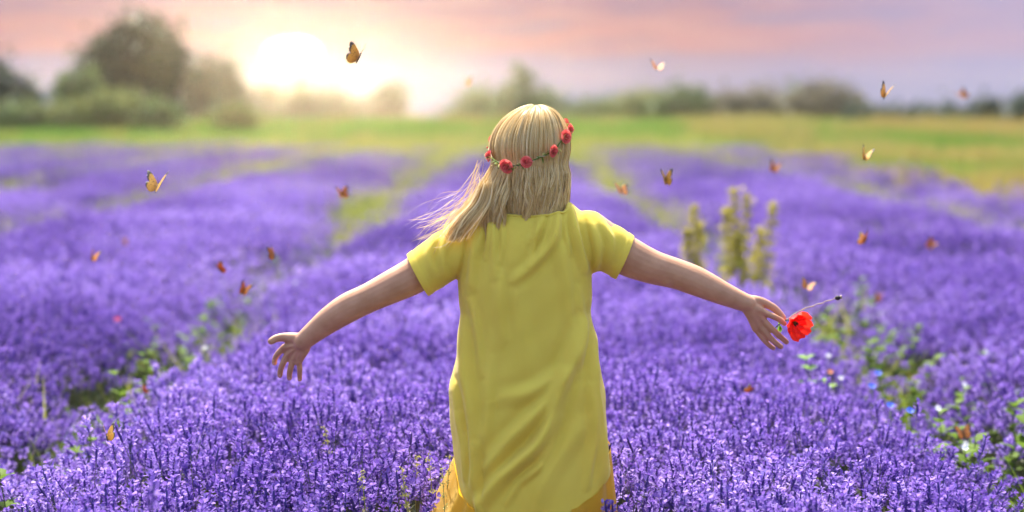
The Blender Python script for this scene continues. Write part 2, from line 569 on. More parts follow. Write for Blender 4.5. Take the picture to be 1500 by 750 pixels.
def field_right(y):
    """right-hand limit of the lavender"""
    return 6.6 + 0.035 * (y - 27) + 0.35 * np.sin(y * 0.5) + 0.3 * np.sin(y * 1.7 + 1)


FIELD_END = 72.0
PERIOD = 3.55


def row_profile(x, y):
    """0 in the furrow between two rows, 1 in the middle of a row"""
    x = np.asarray(x, float); y = np.asarray(y, float)
    w = 0.10 * np.sin(y * 0.9 + 0.7) + 0.07 * np.sin(y * 2.3 + x * 0.6)
    u = np.abs(((x - 0.02 + w + PERIOD / 2) % PERIOD) - PERIOD / 2)     # 0 at row centre .. PERIOD/2 at furrow
    return np.clip((PERIOD / 2 - u - 0.27) / 0.42, 0, 1)


def build_ground():
    xs = np.unique(np.concatenate([np.linspace(-200, -30, 22), np.linspace(-30, 30, 41), np.linspace(30, 200, 22)]))
    ys = np.unique(np.concatenate([np.linspace(-25, 60, 60), np.linspace(60, 130, 50), np.linspace(130, 340, 20)]))
    X, Y = np.meshgrid(xs, ys)
    Z = gz(X, Y)
    V = np.stack([X, Y, Z], -1).reshape(-1, 3)
    nx = len(xs)
    F = [[j * nx + i, j * nx + i + 1, (j + 1) * nx + i + 1, (j + 1) * nx + i] for j in range(len(ys) - 1) for i in range(nx - 1)]
    o = part('ground', V, F, MATS['ground'])
    a = o.data.attributes.new('meadow', 'FLOAT', 'POINT')
    mead = np.maximum(smooth01((V[:, 1] - FIELD_END + 2) / 3.0), smooth01((V[:, 0] - field_right(V[:, 1]) + 0.5) / 1.5))
    a.data.foreach_set('value', mead.astype(np.float32))
    o['kind'] = 'structure'
    return o


build_ground()


# ------------------------------------------------------------------ lavender
def sprig_geo(mb, r, base, top, lod, spike_len):
    """one lavender sprig into mb: materials 0 petal, 1 calyx, 2 stem"""
    base = np.asarray(base, float); top = np.asarray(top, float)
    ax = top - base; L = np.linalg.norm(ax); ax /= L
    s0 = top - ax * spike_len
    side = np.cross(ax, [0.3, 0.9, 0.1]); side /= np.linalg.norm(side); up = np.cross(ax, side)
    if lod <= 2:
        rs = (0.0011, 0.0018, 0.003)[lod]
        a = np.array([0, 2.1, 4.2])
        ring = np.outer(np.cos(a), side) + np.outer(np.sin(a), up)
        V = np.concatenate([base + ring * rs * 1.3, s0 + ring * rs])
        mb.add(V, [[0, 1, 4, 3], [1, 2, 5, 4], [2, 0, 3, 5]], 2)
    if lod <= 2:                     # calyx core
        a = np.linspace(0, 2 * np.pi, 5)[:4]
        ring = np.outer(np.cos(a), side) + np.outer(np.sin(a), up)
        rr = (0.0042, 0.0055, 0.010)[lod]
        V = np.concatenate([s0 + ring * rr * 0.7, (s0 + top) / 2 + ring * rr, top + ring * rr * 0.35])
        F = []
        for k in range(2):
            for j in range(4):
                F.append([k * 4 + j, k * 4 + (j + 1) % 4, k * 4 + 4 + (j + 1) % 4, k * 4 + 4 + j])
        mb.add(V, F, 1)
    nw, nf, sz = ((6, 5, 0.0098), (4, 4, 0.0135), (3, 2, 0.019))[lod]
    for w in range(nw):
        t = (w + 0.3 * r.random()) / (nw - 0.3)
        c = s0 + ax * spike_len * min(t, 1.0)
        wd = (0.0075 if lod < 2 else 0.009) * (1.0 - 0.45 * abs(t - 0.35))
        for j in range(nf):
            if r.random() < 0.12: continue
            ph = 2 * np.pi * (j + r.random() * 0.7) / nf + w * 0.6
            d = side * math.cos(ph) + up * math.sin(ph)
            o = c + d * wd
            n1 = d * (0.5 + 0.4 * r.random()) + ax * (0.9 * r.random() + 0.1)
            n1 /= np.linalg.norm(n1)
            tt = np.cross(ax, d); tt /= np.linalg.norm(tt) + 1e-9
            s = sz * (0.7 + 0.6 * r.random())
            tw = (r.random() - 0.5) * 1.0
            tt = tt + ax * tw; tt /= np.linalg.norm(tt)
            e = n1 * s
            V = np.array([o - tt * s * 0.22, o + tt * s * 0.22, o + e + tt * s * 0.55, o + e * 1.25, o + e - tt * s * 0.55])
            mb.add(V, [[0, 1, 2, 3, 4]], 0)


def lav_patch(seed, half, count, lod, leaves):
    r = np.random.default_rng(seed)
    mb = MB()
    for k in range(count):
        x, y = (r.random(2) * 2 - 1) * half
        h = 0.465 + r.normal() * 0.048
        if r.random() < 0.05: h += 0.06
        lean = r.normal(size=2) * 0.065
        b = (x * 0.75 - lean[0], y * 0.75 - lean[1], 0.10 if lod else 0.05)
        sprig_geo(mb, r, b, (x + lean[0], y + lean[1], h), lod, 0.034 + 0.03 * r.random() if lod < 2 else 0.06)
    for k in range(leaves):
        x, y = (r.random(2) * 2 - 1) * half
        z = r.random() * 0.36
        d = r.normal(size=3); d[2] = abs(d[2]) * 1.2 + 0.5; d /= np.linalg.norm(d)
        L = 0.05 + 0.05 * r.random(); w = 0.003 + 0.003 * lod
        s = np.cross(d, [0, 0, 1.0]); s /= np.linalg.norm(s) + 1e-9
        p = np.array([x, y, z])
        mb.add([p - s * w, p + s * w, p + d * L + s * w * 0.4, p + d * L - s * w * 0.4], [[0, 1, 2, 3]], 2)
    V, F, M = mb.arr()
    me = mesh_data('lavender_tuft', V, F, [MATS['petal'], MATS['calyx'], MATS['stem']], M, smooth=False)
    return me


def scatter(name, pts, rots, scls, idxs, meshes, label, cat, kind='stuff', group=None):
    """one stuff object: instances of the meshes on points (geometry nodes)"""
    pts = np.asarray(pts, float)
    src = bpy.data.collections.new(name + '_source')
    for k, me in enumerate(meshes):
        src.objects.link(bpy.data.objects.new('%s_source_%02d' % (name, k), me))
    me = bpy.data.meshes.new(name)
    me.from_pydata([tuple(p) for p in pts], [], [])
    a = me.attributes.new('rotv', 'FLOAT_VECTOR', 'POINT'); a.data.foreach_set('vector', np.asarray(rots, np.float32).ravel())
    a = me.attributes.new('sclv', 'FLOAT_VECTOR', 'POINT'); a.data.foreach_set('vector', np.asarray(scls, np.float32).ravel())
    a = me.attributes.new('pick', 'INT', 'POINT'); a.data.foreach_set('value', np.asarray(idxs, np.int32))
    for ms in meshes[:1]:
        for mt in ms.materials: me.materials.append(mt)
    o = link(bpy.data.objects.new(name, me))
    ng = bpy.data.node_groups.new(name + '_scatter', 'GeometryNodeTree')
    ng.interface.new_socket('Geometry', in_out='INPUT', socket_type='NodeSocketGeometry')
    ng.interface.new_socket('Geometry', in_out='OUTPUT', socket_type='NodeSocketGeometry')
    n, l = ng.nodes, ng.links
    gi = n.new('NodeGroupInput'); go = n.new('NodeGroupOutput')
    ip = n.new('GeometryNodeInstanceOnPoints')
    ci = n.new('GeometryNodeCollectionInfo'); ci.inputs['Collection'].default_value = src
    ci.inputs['Separate Children'].default_value = True; ci.inputs['Reset Children'].default_value = True

    def att(nm, ty):
        q = n.new('GeometryNodeInputNamedAttribute'); q.data_type = ty; q.inputs[0].default_value = nm
        return q.outputs[0]
    l.new(gi.outputs[0], ip.inputs['Points'])
    l.new(ci.outputs[0], ip.inputs['Instance'])
    ip.inputs['Pick Instance'].default_value = True
    l.new(att('pick', 'INT'), ip.inputs['Instance Index'])
    l.new(att('rotv', 'FLOAT_VECTOR'), ip.inputs['Rotation'])
    l.new(att('sclv', 'FLOAT_VECTOR'), ip.inputs['Scale'])
    l.new(ip.outputs[0], go.inputs[0])
    md = o.modifiers.new('scatter', 'NODES'); md.node_group = ng
    tag(o, label, cat, group, kind)
    return o


FEET = P(771, 600); FEET.z = 0.0


def lav_points(r, y0, y1, step, jitter):
    pts = []
    ys = np.arange(y0, y1, step)
    for y in ys:
        xm = 0.30 * y + 2.2
        xs = np.arange(-xm, xm, step)
        p = np.stack([xs, np.full(len(xs), y)], -1) + (r.random((len(xs), 2)) - 0.5) * step * jitter
        pts.append(p)
    p = np.concatenate(pts)
    pr = row_profile(p[:, 0], p[:, 1])
    keep = (pr > 0.02) & (p[:, 0] < field_right(p[:, 1]) - 0.1 + (r.random(len(p)) - 0.5) * 2.2) & (p[:, 1] < FIELD_END - 3 + r.normal(size=len(p)) * 7)
    # bare stretches in the distance where weeds have taken over
    thin = np.sin(p[:, 0] * 1.1 + 0.5) * np.sin(p[:, 1] * 0.21 + p[:, 0] * 0.3) + 0.5 * np.sin(p[:, 0] * 2.7 + p[:, 1] * 0.5)
    keep &= ~((p[:, 1] > 13) & (thin > 0.85) & (r.random(len(p)) < 0.8))
    keep &= ~((p[:, 1] > 34) & (r.random(len(p)) < 0.62 * smooth01((p[:, 1] - 24) / 36) * np.exp(-((p[:, 0] + 0.5) / (0.15 * p[:, 1])) ** 2) * 1.4))
    # trampled spot where she stands
    keep &= ~((np.abs(p[:, 0] - FEET.x + 0.02) < np.where(p[:, 1] < PY - 0.1, 0.66, 0.36)) & (p[:, 1] < PY + 0.22))
    p = p[keep]; pr = pr[keep]
    return p, pr


def place_lav(name, y0, y1, step, meshes, label, seed, jitter=0.9, smin=0.92, smax=1.08):
    r = np.random.default_rng(seed)
    p, pr = lav_points(r, y0, y1, step, jitter)
    z = gz(p[:, 0], p[:, 1])
    hs = (0.62 + 0.38 * np.sqrt(pr)) * (1 + 0.08 * np.sin(p[:, 0] * 3.1 + np.sin(p[:, 1] * 1.3)) * np.sin(p[:, 1] * 2.4 + 1.0) + 0.07 * np.sin(p[:, 0] * 7.3 + 2 * np.sin(p[:, 1] * 2.9)) * np.sin(p[:, 1] * 5.7)) * (smin + (smax - smin) * r.random(len(p)))
    ws = smin + (smax - smin) * r.random(len(p))
    # sprigs at a row's edge splay out over the furrow
    u = ((p[:, 0] - 0.02 + PERIOD / 2) % PERIOD) - PERIOD / 2
    tilt = np.sign(u) * (1 - pr) * 0.38
    rz = r.random(len(p)) * 6.283
    rots = np.array([Matrix.Rotation(float(t), 3, 'Y') @ Matrix.Rotation(float(a), 3, 'Z') for t, a in zip(tilt, rz)])
    eul = np.array([Matrix(m).to_euler() for m in rots.tolist()])
    return scatter(name, np.column_stack([p, z]), eul, np.column_stack([ws, ws, hs]), r.integers(0, len(meshes), len(p)), meshes, label, 'lavender')


near_m = [lav_patch(100 + k, 0.17, 48, 0, 90) for k in range(8)]
mid_m = [lav_patch(200 + k, 0.32, 100, 1, 130) for k in range(6)]
far_m = [lav_patch(300 + k, 0.60, 210, 2, 260) for k in range(5)]
place_lav('lavender_bloom', 3.6, 13.5, 0.235, near_m, 'sharp violet lavender in bloom around the woman and along her row', 11)
place_lav('lavender_bloom', 13.2, 34.0, 0.42, mid_m, 'soft violet lavender rows running on behind the woman', 12)
place_lav('lavender_bloom', 33.5, FIELD_END, 0.78, far_m, 'hazy far lavender reaching to the green meadow edge', 13, smin=0.9, smax=1.15)

# ------------------------------------------------------------------ single sprigs nearest the lens
def single_sprigs():
    protos = []
    for k in range(6):
        r = np.random.default_rng(500 + k)
        h = 0.50 + 0.03 * r.random()
        lean = r.normal(size=2) * 0.03
        sp = MB(); sprig_geo(sp, r, (0, 0, 0.05), (lean[0], lean[1], h), 0, 0.055 + 0.02 * r.random())
        V, F, M = sp.arr()
        stem = MB(); spike = MB()
        for f, m_ in zip(F, M):
            (stem if m_ == 2 else spike).add(V[f], [list(range(len(f)))], m_)
        # a pair of narrow leaves low on the stem
        for s in (-1, 1):
            stem.add([(0, 0, 0.12), (0.004, 0, 0.125), (0.05 * s, 0.01, 0.2), (0.048 * s, 0.008, 0.2)], [[0, 1, 2, 3]], 2)
        Vs, Fs, _ = stem.arr(); Vp, Fp, Mp = spike.arr()
        protos.append((mesh_data('lavender_sprig', Vs, Fs, MATS['stem'], smooth=False),
                       mesh_data('flower_spike', Vp, Fp, [MATS['petal'], MATS['calyx']], Mp, smooth=False)))
    r = np.random.default_rng(44)
    n = 0
    while n < 300:
        y = 5.15 + 0.75 * r.random() ** 0.8
        x = (r.random() * 2 - 1) * 0.27 * y
        if row_profile(x, y) < 0.35 or abs(x - FEET.x) < 0.42: continue
        a, b = protos[n % 6]
        o = link(bpy.data.objects.new('lavender_sprig', a))
        o.location = (x, y, float(gz(x, y))); o.rotation_euler = (r.normal() * 0.05, r.normal() * 0.05, r.random() * 6.28)
        s = 0.92 + 0.16 * r.random(); o.scale = (1, 1, s)
        tag(o, 'single violet lavender sprig rising over the front of the bed before the woman', 'lavender', 'lavender sprigs at the front of the bed')
        c = link(bpy.data.objects.new('flower_spike', b)); c.parent = o
        n += 1


single_sprigs()


# ------------------------------------------------------------------ meadow grass (stuff)
def grass_tuft(seed, h, n, spread, w, mat):
    r = np.random.default_rng(seed); mb = MB()
    for k in range(n):
        x, y = r.normal(size=2) * spread
        d = np.array([r.normal() * 0.3, r.normal() * 0.3, 1.0]); d /= np.linalg.norm(d)
        a = r.random() * 6.28; s = np.array([math.cos(a), math.sin(a), 0]) * w
        hh = h * (0.6 + 0.7 * r.random())
        p = np.array([x, y, 0]); bend = np.array([d[0], d[1], 0]) * 0.5 * hh
        m_ = p + d * hh * 0.55
        mb.add([p - s, p + s, m_ + s * 0.8, m_ - s * 0.8, p + d * hh + bend], [[0, 1, 2, 3], [3, 2, 4]])
    V, F, M = mb.arr()
    return mesh_data('grass_tuft', V, F, mat, smooth=False)


def build_meadow():
    r = np.random.default_rng(5)
    g = [grass_tuft(k, 0.30, 90, 0.28, 0.008, MATS['grass']) for k in range(4)] + \
        [grass_tuft(10 + k, 0.55, 70, 0.30, 0.009, MATS['dry_grass']) for k in range(2)]
    pts = []
    # right of the lavender
    y = r.random(9000) ** 0.7 * 115 + 16
    x = field_right(y) + r.random(9000) ** 1.5 * (8 + y * 0.32)
    pts.append(np.stack([x, y], -1))
    # beyond the lavender
    y = FIELD_END - 1 + r.random(9000) * 85
    x = (r.random(9000) * 2 - 1) * (0.29 * y + 3)
    pts.append(np.stack([x, y], -1))
    p = np.concatenate(pts)
    p = p[p[:, 0] < 0.31 * p[:, 1] + 5]
    z = gz(p[:, 0], p[:, 1])
    s = 0.7 + 0.6 * r.random(len(p)) + 0.004 * p[:, 1]
    right = p[:, 0] > field_right(p[:, 1]) - 0.2
    pick = r.integers(0, 4, len(p))
    patch = np.sin(p[:, 0] * 0.5 + p[:, 1] * 0.11) + np.sin(p[:, 1] * 0.21 + 1.0)
    dry = (r.random(len(p)) < np.where(right & (p[:, 1] < 95), 0.16 + 0.18 * patch, 0.03))
    pick = np.where(dry, r.integers(4, 6, len(p)), pick)
    scatter('meadow_grass', np.column_stack([p, z - 0.02]), np.column_stack([np.zeros((len(p), 2)), r.random(len(p)) * 6.28]),
            np.column_stack([s, s, s]), pick, g, 'green meadow grass with rusty seed heads beside and beyond the lavender', 'grass')
    # thin weeds and grass in the furrows
    n = 5200
    y = 4.5 + r.random(n) ** 0.8 * 60
    k = r.integers(-6, 4, n)
    x = (k + 0.5) * PERIOD + 0.02 + r.normal(size=n) * 0.17
    x2 = x - 0.10 * np.sin(y * 0.9 + 0.7)
    m_ = (np.abs(x2) < 0.3 * y + 2) & (x2 < field_right(y)) & ((y > 7) | (r.random(n) < 0.5))
    p = np.stack([x2, y], -1)[m_]
    q = np.stack([(r.random(9000) * 2 - 1) * 26, 13 + 62 * r.random(9000)], -1)
    thin = np.sin(q[:, 0] * 1.1 + 0.5) * np.sin(q[:, 1] * 0.21 + q[:, 0] * 0.3) + 0.5 * np.sin(q[:, 0] * 2.7 + q[:, 1] * 0.5)
    q = q[(thin > 0.85) & (np.abs(q[:, 0]) < 0.3 * q[:, 1] + 2) & (q[:, 0] < field_right(q[:, 1]))]
    q2 = np.stack([np.zeros(5200), 22 + 58 * r.random(5200) ** 0.8], -1); q2[:, 0] = -0.5 + r.normal(size=5200) * 0.12 * q2[:, 1]
    q2 = q2[q2[:, 0] < field_right(q2[:, 1])]
    p = np.concatenate([p, q, q2])
    fg = [grass_tuft(30 + k, 0.30, 30, 0.10, 0.0055, MATS['weed']) for k in range(3)] + [grass_tuft(40, 0.36, 26, 0.11, 0.005, MATS['yellow_grass'])]
    s = (0.8 + 0.6 * r.random(len(p)) + 0.012 * p[:, 1]) * np.where(p[:, 1] < 10, 0.88, 1.0)
    scatter('furrow_grass', np.column_stack([p, gz(p[:, 0], p[:, 1])]), np.column_stack([np.zeros((len(p), 2)), r.random(len(p)) * 6.28]),
            np.column_stack([s, s, s * 0.95]), np.where((p[:, 1] > 20) & (r.random(len(p)) < 0.6), 3, r.integers(0, 4, len(p))), fg, 'thin green grass growing in the furrows between lavender rows', 'grass')


build_meadow()


# ------------------------------------------------------------------ trees
def leaf_cloud(r, lobes, n, size):
    """leaf clumps spread through ellipsoid lobes; returns V, F"""
    vol = np.array([l[3] * l[4] * l[5] for l in lobes]); vol = vol ** 0.8 / np.sum(vol ** 0.8)
    cl_c = []
    for k in range(int(n / 16)):
        L = lobes[r.choice(len(lobes), p=vol)]
        d = r.normal(size=3); d /= np.linalg.norm(d)
        rad = r.random() ** 0.42
        rad *= 1.0 + 0.16 * math.sin(5 * d[0] + 3 * d[2] + L[0]) + 0.08 * r.normal()
        cl_c.append(np.array(L[:3]) + d * rad * np.array(L[3:6]))
    cl_c = np.array(cl_c)
    c = np.repeat(cl_c, 16, 0) + r.normal(size=(len(cl_c) * 16, 3)) * size * np.repeat(0.7 + 1.3 * r.random(len(cl_c)) ** 2, 16)[:, None] * 1.2
    m = len(c)
    a = r.normal(size=(m, 3)); a /= np.linalg.norm(a, axis=1)[:, None]
    b = np.cross(a, r.normal(size=(m, 3))); b /= np.linalg.norm(b, axis=1)[:, None]
    s = size * (0.6 + 0.8 * r.random(m))[:, None]
    V = np.stack([c - a * s, c - b * s * 0.45, c + a * s, c + b * s * 0.45], 1).reshape(-1, 3)
    F = np.arange(m * 4).reshape(-1, 4)
    return V, F.tolist()


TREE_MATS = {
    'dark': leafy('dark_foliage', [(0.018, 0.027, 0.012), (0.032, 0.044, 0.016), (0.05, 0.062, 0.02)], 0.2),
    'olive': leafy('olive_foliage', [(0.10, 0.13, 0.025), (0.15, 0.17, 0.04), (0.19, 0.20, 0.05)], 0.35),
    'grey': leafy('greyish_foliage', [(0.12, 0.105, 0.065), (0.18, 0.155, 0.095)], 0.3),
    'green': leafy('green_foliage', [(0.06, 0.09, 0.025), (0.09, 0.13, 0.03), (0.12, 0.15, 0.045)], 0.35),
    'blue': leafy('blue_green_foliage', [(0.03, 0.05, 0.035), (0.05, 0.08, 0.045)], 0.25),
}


def tree(name, label, Y, lobes_px, base_px, mat, n=2600, size=0.34, group=None, cat='tree'):
    """lobes_px: (cx, cy, rx, ry) in picture units, turned into real ellipsoids at distance Y"""
    r = np.random.default_rng(int(sum(l[0] * 7 + l[1] for l in lobes_px)) + int(Y))
    k = Y / FPX
    bx, by = base_px
    b = at(bx, by, Y); b.z = float(gz(b.x, b.y))
    root = empty(name, b, label, cat, group)
    lobes = []
    for (cx, cy, rx, ry) in lobes_px:
        c = at(cx, cy, Y)
        lobes.append((c.x, c.y + r.normal() * rx * k * 0.3, c.z, rx * k * 1.1, rx * k * 0.95, ry * k * 1.1))
    V, F = leaf_cloud(r, lobes, n, size)
    V[:, 2] = np.maximum(V[:, 2], b.z + 0.05)
    part('crown', V, F, TREE_MATS[mat], root, smooth=False)
    # trunk with limbs
    top = max(l[2] for l in lobes); h = top - b.z
    mb = MB()
    tr = max(0.10, 0.028 * h)
    pts = [np.array([b.x + 0.03 * h * math.sin(3 * t), b.y, b.z - 0.1 + (h * 0.8) * t]) for t in np.linspace(0, 1, 7)]
    mb.add(*tube(pts, np.linspace(tr, tr * 0.2, 7), 7, (0, 1, 0)))
    for l in lobes:
        s = pts[2] if l[2] > pts[2][2] else pts[1]
        e = np.array(l[:3]); mid = (s + e) / 2 + np.array([0, 0, 0.1 * h * (1 if e[2] > s[2] else 0)])
        mb.add(*tube(chain([s, mid, e], 3), np.linspace(tr * 0.5, tr * 0.12, 7), 5, (0, 1, 0.2)))
        for q in range(3):
            d = r.normal(size=3) * 0.7 * np.array(l[3:6])
            mb.add(*tube([mid, mid + (e - mid) * 0.4 + d * 0.5, e + d], [tr * 0.25, tr * 0.15, tr * 0.05], 4, (0, 1, 0.2)))
    V, F, _ = mb.arr()
    part('trunk', V, F, MATS['bark'], root)
    return root


def build_trees():
    T = tree
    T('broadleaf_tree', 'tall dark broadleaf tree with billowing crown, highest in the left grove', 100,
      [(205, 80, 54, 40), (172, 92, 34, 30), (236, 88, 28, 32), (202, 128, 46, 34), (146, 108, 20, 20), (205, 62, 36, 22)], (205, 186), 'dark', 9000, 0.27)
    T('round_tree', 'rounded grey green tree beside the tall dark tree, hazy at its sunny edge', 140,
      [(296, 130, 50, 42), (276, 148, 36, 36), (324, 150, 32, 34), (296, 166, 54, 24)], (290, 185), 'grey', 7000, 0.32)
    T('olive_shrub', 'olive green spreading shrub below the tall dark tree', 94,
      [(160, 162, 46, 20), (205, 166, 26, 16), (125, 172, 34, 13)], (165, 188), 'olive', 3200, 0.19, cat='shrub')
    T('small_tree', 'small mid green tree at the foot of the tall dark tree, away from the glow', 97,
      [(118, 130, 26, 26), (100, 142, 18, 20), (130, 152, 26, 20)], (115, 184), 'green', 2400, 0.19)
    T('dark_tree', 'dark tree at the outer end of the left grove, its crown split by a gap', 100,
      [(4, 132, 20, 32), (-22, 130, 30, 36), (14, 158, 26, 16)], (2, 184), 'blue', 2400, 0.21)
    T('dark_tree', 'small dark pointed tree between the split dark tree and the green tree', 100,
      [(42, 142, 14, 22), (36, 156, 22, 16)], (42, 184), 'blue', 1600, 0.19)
    g = 'low shrubs along the foot of the left grove'
    for cx, rx, m_, lb in ((20, 40, 'green', 'below the split dark tree'), (75, 34, 'olive', 'below the small dark pointed tree'), (235, 26, 'green', 'between the olive shrub and the rounded tree'), (345, 30, 'olive', 'on the sunny side of the rounded tree')):
        T('hedge_shrub', 'low green shrub in the meadow strip ' + lb, 93, [(cx, 172, rx, 12), (cx + 12, 176, rx * 0.7, 10)], (cx, 188), m_, 1100, 0.18, g, 'shrub')
    g = 'pale hazy trees under the sunset glow'
    ORD = ('first', 'second', 'third', 'fourth', 'fifth', 'sixth', 'seventh', 'eighth')
    for q, (cx, cy, rx, ry) in enumerate(((385, 160, 34, 28), (430, 156, 32, 30), (478, 158, 34, 30), (520, 170, 22, 18))):
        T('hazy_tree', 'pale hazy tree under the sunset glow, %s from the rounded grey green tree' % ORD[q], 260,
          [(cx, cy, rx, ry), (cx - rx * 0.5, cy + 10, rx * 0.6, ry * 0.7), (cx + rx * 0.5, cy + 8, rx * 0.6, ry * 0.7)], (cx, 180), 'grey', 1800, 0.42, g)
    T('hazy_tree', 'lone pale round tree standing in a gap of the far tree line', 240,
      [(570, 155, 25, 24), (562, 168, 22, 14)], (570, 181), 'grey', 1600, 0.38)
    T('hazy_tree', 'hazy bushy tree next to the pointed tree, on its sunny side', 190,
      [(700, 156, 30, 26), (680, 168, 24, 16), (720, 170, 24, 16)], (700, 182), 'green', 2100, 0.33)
    T('pointed_tree', 'hazy tree with a pointed spire top behind the woman', 170,
      [(762, 98, 5, 20), (764, 120, 14, 22), (768, 142, 34, 26), (775, 160, 50, 24), (810, 166, 34, 18), (745, 165, 24, 20)], (770, 183), 'green', 3800, 0.28)
    g = 'rounded trees of the far hedge line'
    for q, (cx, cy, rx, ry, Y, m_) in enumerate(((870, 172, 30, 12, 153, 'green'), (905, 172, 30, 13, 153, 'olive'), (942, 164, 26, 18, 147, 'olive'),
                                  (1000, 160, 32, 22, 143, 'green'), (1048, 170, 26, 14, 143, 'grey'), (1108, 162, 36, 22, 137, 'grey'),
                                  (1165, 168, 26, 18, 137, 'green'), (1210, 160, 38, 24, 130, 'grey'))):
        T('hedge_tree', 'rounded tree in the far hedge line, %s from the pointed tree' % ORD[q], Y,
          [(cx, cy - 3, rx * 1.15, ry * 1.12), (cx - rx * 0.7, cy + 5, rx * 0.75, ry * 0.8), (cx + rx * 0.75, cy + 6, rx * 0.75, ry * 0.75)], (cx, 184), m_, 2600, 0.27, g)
    g = 'dark low trees closing the hedge line'
    for q, (cx, cy, rx, ry) in enumerate(((1392, 175, 28, 13), (1345, 177, 28, 11), (1302, 178, 30, 10), (1262, 177, 26, 10))):
        T('hedge_shrub', 'low dark green shrub in the hedge, %s from the dark conical tree' % ORD[q], 113, [(cx, cy, rx, ry), (cx + 12, cy + 3, rx * 0.8, ry * 0.7)], (cx, 187), 'blue', 1300, 0.21, g, 'shrub')
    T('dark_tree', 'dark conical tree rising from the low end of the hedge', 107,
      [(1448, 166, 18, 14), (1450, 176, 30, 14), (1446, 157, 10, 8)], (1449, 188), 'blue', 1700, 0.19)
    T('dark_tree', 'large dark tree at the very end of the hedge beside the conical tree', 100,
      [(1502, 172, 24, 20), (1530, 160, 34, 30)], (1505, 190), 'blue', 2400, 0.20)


build_trees()


# ------------------------------------------------------------------ weeds, dock, small flowers
def leaf_blade(mb, p, d, L, w, m=0, fold=0.25):
    """pointed oval leaf with a folded midrib"""
    d = np.asarray(d, float); d /= np.linalg.norm(d)
    s = np.cross(d, [0, 0, 1.0])
    if np.linalg.norm(s) < 1e-3: s = np.array([1.0, 0, 0])
    s /= np.linalg.norm(s); u = np.cross(s, d)
    p = np.asarray(p, float)
    ts = (0, 0.25, 0.55, 0.8, 1.0); ws = (0.08, 0.8, 1.0, 0.6, 0.02)
    V = []
    for t, ww in zip(ts, ws):
        c = p + d * L * t - np.array([0, 0, 0.25 * L * t * t])
        V += [c + s * w * ww + u * w * fold * ww, c, c - s * w * ww + u * w * fold * ww]
    F = []
    for k in range(4):
        for j in range(2):
            a = k * 3 + j; F.append([a, a + 1, a + 4, a + 3])
    mb.add(V, F, m)


def dock_plant(loc, spikes, label, seed, h0):
    r = np.random.default_rng(seed)
    root = empty('dock_plant', loc, label, 'weed', 'tall weeds standing in the lavender')
    b = np.array(loc)
    for (dx, dy, h) in spikes:
        mb = MB(); st = MB()
        tip = b + np.array([dx, dy, h]); mid = b + np.array([dx * 0.7, dy * 0.7, h * 0.5])
        path = chain([b + np.array([dx * 0.4, dy * 0.4, 0]), mid, tip], 8)
        st.add(*tube(path, np.linspace(0.006, 0.002, len(path)), 5, (0, 1, 0)))
        V, F, _ = st.arr(); so = part('stalk', V, F, MATS['dock'], root)
        for q in range(420):
            t = 0.42 + 0.58 * r.random()
            c = path[min(int(t * (len(path) - 1)), len(path) - 1)]
            w = 0.036 * (1 - max(0, (t - 0.6)) * 1.7) + 0.006
            o = c + r.normal(size=3) * np.array([w, w, 0.018]) * 0.75
            d = r.normal(size=3); d /= np.linalg.norm(d)
            e = np.cross(d, r.normal(size=3)); e /= np.linalg.norm(e)
            s = 0.015 * (0.6 + 0.8 * r.random())
            mb.add([o - d * s, o - e * s * 0.7, o + d * s, o + e * s * 0.7], [[0, 1, 2, 3]])
        V, F, _ = mb.arr(); part('seed_spike', V, F, MATS['dock'], so, smooth=False)['kind'] = 'stuff'
        for q in range(9):
            t = 0.08 + 0.5 * r.random(); c = path[int(t * (len(path) - 1))]
            a = r.random() * 6.28
            lf = MB(); leaf_blade(lf, c, (math.cos(a), math.sin(a), 0.9), 0.12 + 0.06 * r.random(), 0.016)
            V, F, _ = lf.arr(); part('leaf', V, F, MATS['weed'], root)


def weed_mesh(seed, h, n, L, w, flower=None, mat='weed'):
    """local-space leafy weed: stem mesh, leaf mesh list, flower mesh list"""
    r = np.random.default_rng(seed)
    st = MB(); leaves = []; flowers = []
    for b in range(3):
        tip = np.array([r.normal() * 0.09, r.normal() * 0.09, h * (0.7 + 0.4 * r.random())])
        path = chain([(0, 0, 0), tip * np.array([0.3, 0.3, 0.5]), tip], 6)
        st.add(*tube(path, np.linspace(0.004, 0.0015, len(path)), 4, (0, 1, 0)))
        for q in range(n):
            t = 0.15 + 0.85 * (q + r.random()) / n
            c = path[min(int(t * (len(path) - 1)), len(path) - 1)]
            a = q * 2.4 + r.random()
            mb = MB(); leaf_blade(mb, c, (math.cos(a), math.sin(a), 0.5 + 0.4 * r.random()), L * (0.6 + 0.6 * r.random()), w * (0.8 + 0.4 * r.random()))
            leaves.append(mb.arr())
        if flower and b == seed % 3:
            mb = MB(); c = path[-1]
            ax = np.array([r.normal() * 0.3, -0.7, 0.6]); ax /= np.linalg.norm(ax)
            s = np.cross(ax, [1, 0, 0.1]); s /= np.linalg.norm(s); u = np.cross(s, ax)
            for q in range(6):
                a = q * 1.047
                d = s * math.cos(a) + u * math.sin(a); e = -s * math.sin(a) + u * math.cos(a)
                mb.add([c, c + d * 0.009 + e * 0.006 + ax * 0.005, c + d * 0.015 + ax * 0.008, c + d * 0.009 - e * 0.006 + ax * 0.005], [[0, 1, 2, 3]])
            flowers.append(mb.arr())
    return st.arr(), leaves, flowers


def weed(loc, seed, h, n, L, w, label, group=None, mat='weed', flower=None, name='leafy_weed', cat='weed'):
    st, lv, fl = weed_mesh(seed, h, n, L, w, flower)
    b = np.array(loc, float)
    root = empty(name, loc, label, cat, group)
    V, F, _ = st; part('stem', V + b, F, MATS['weed'], root)
    for V, F, _ in lv: part('leaf', V + b, F, MATS[mat], root)
    for V, F, _ in fl: part('flower', V + b, F, MATS[flower], root, smooth=False)
    return root


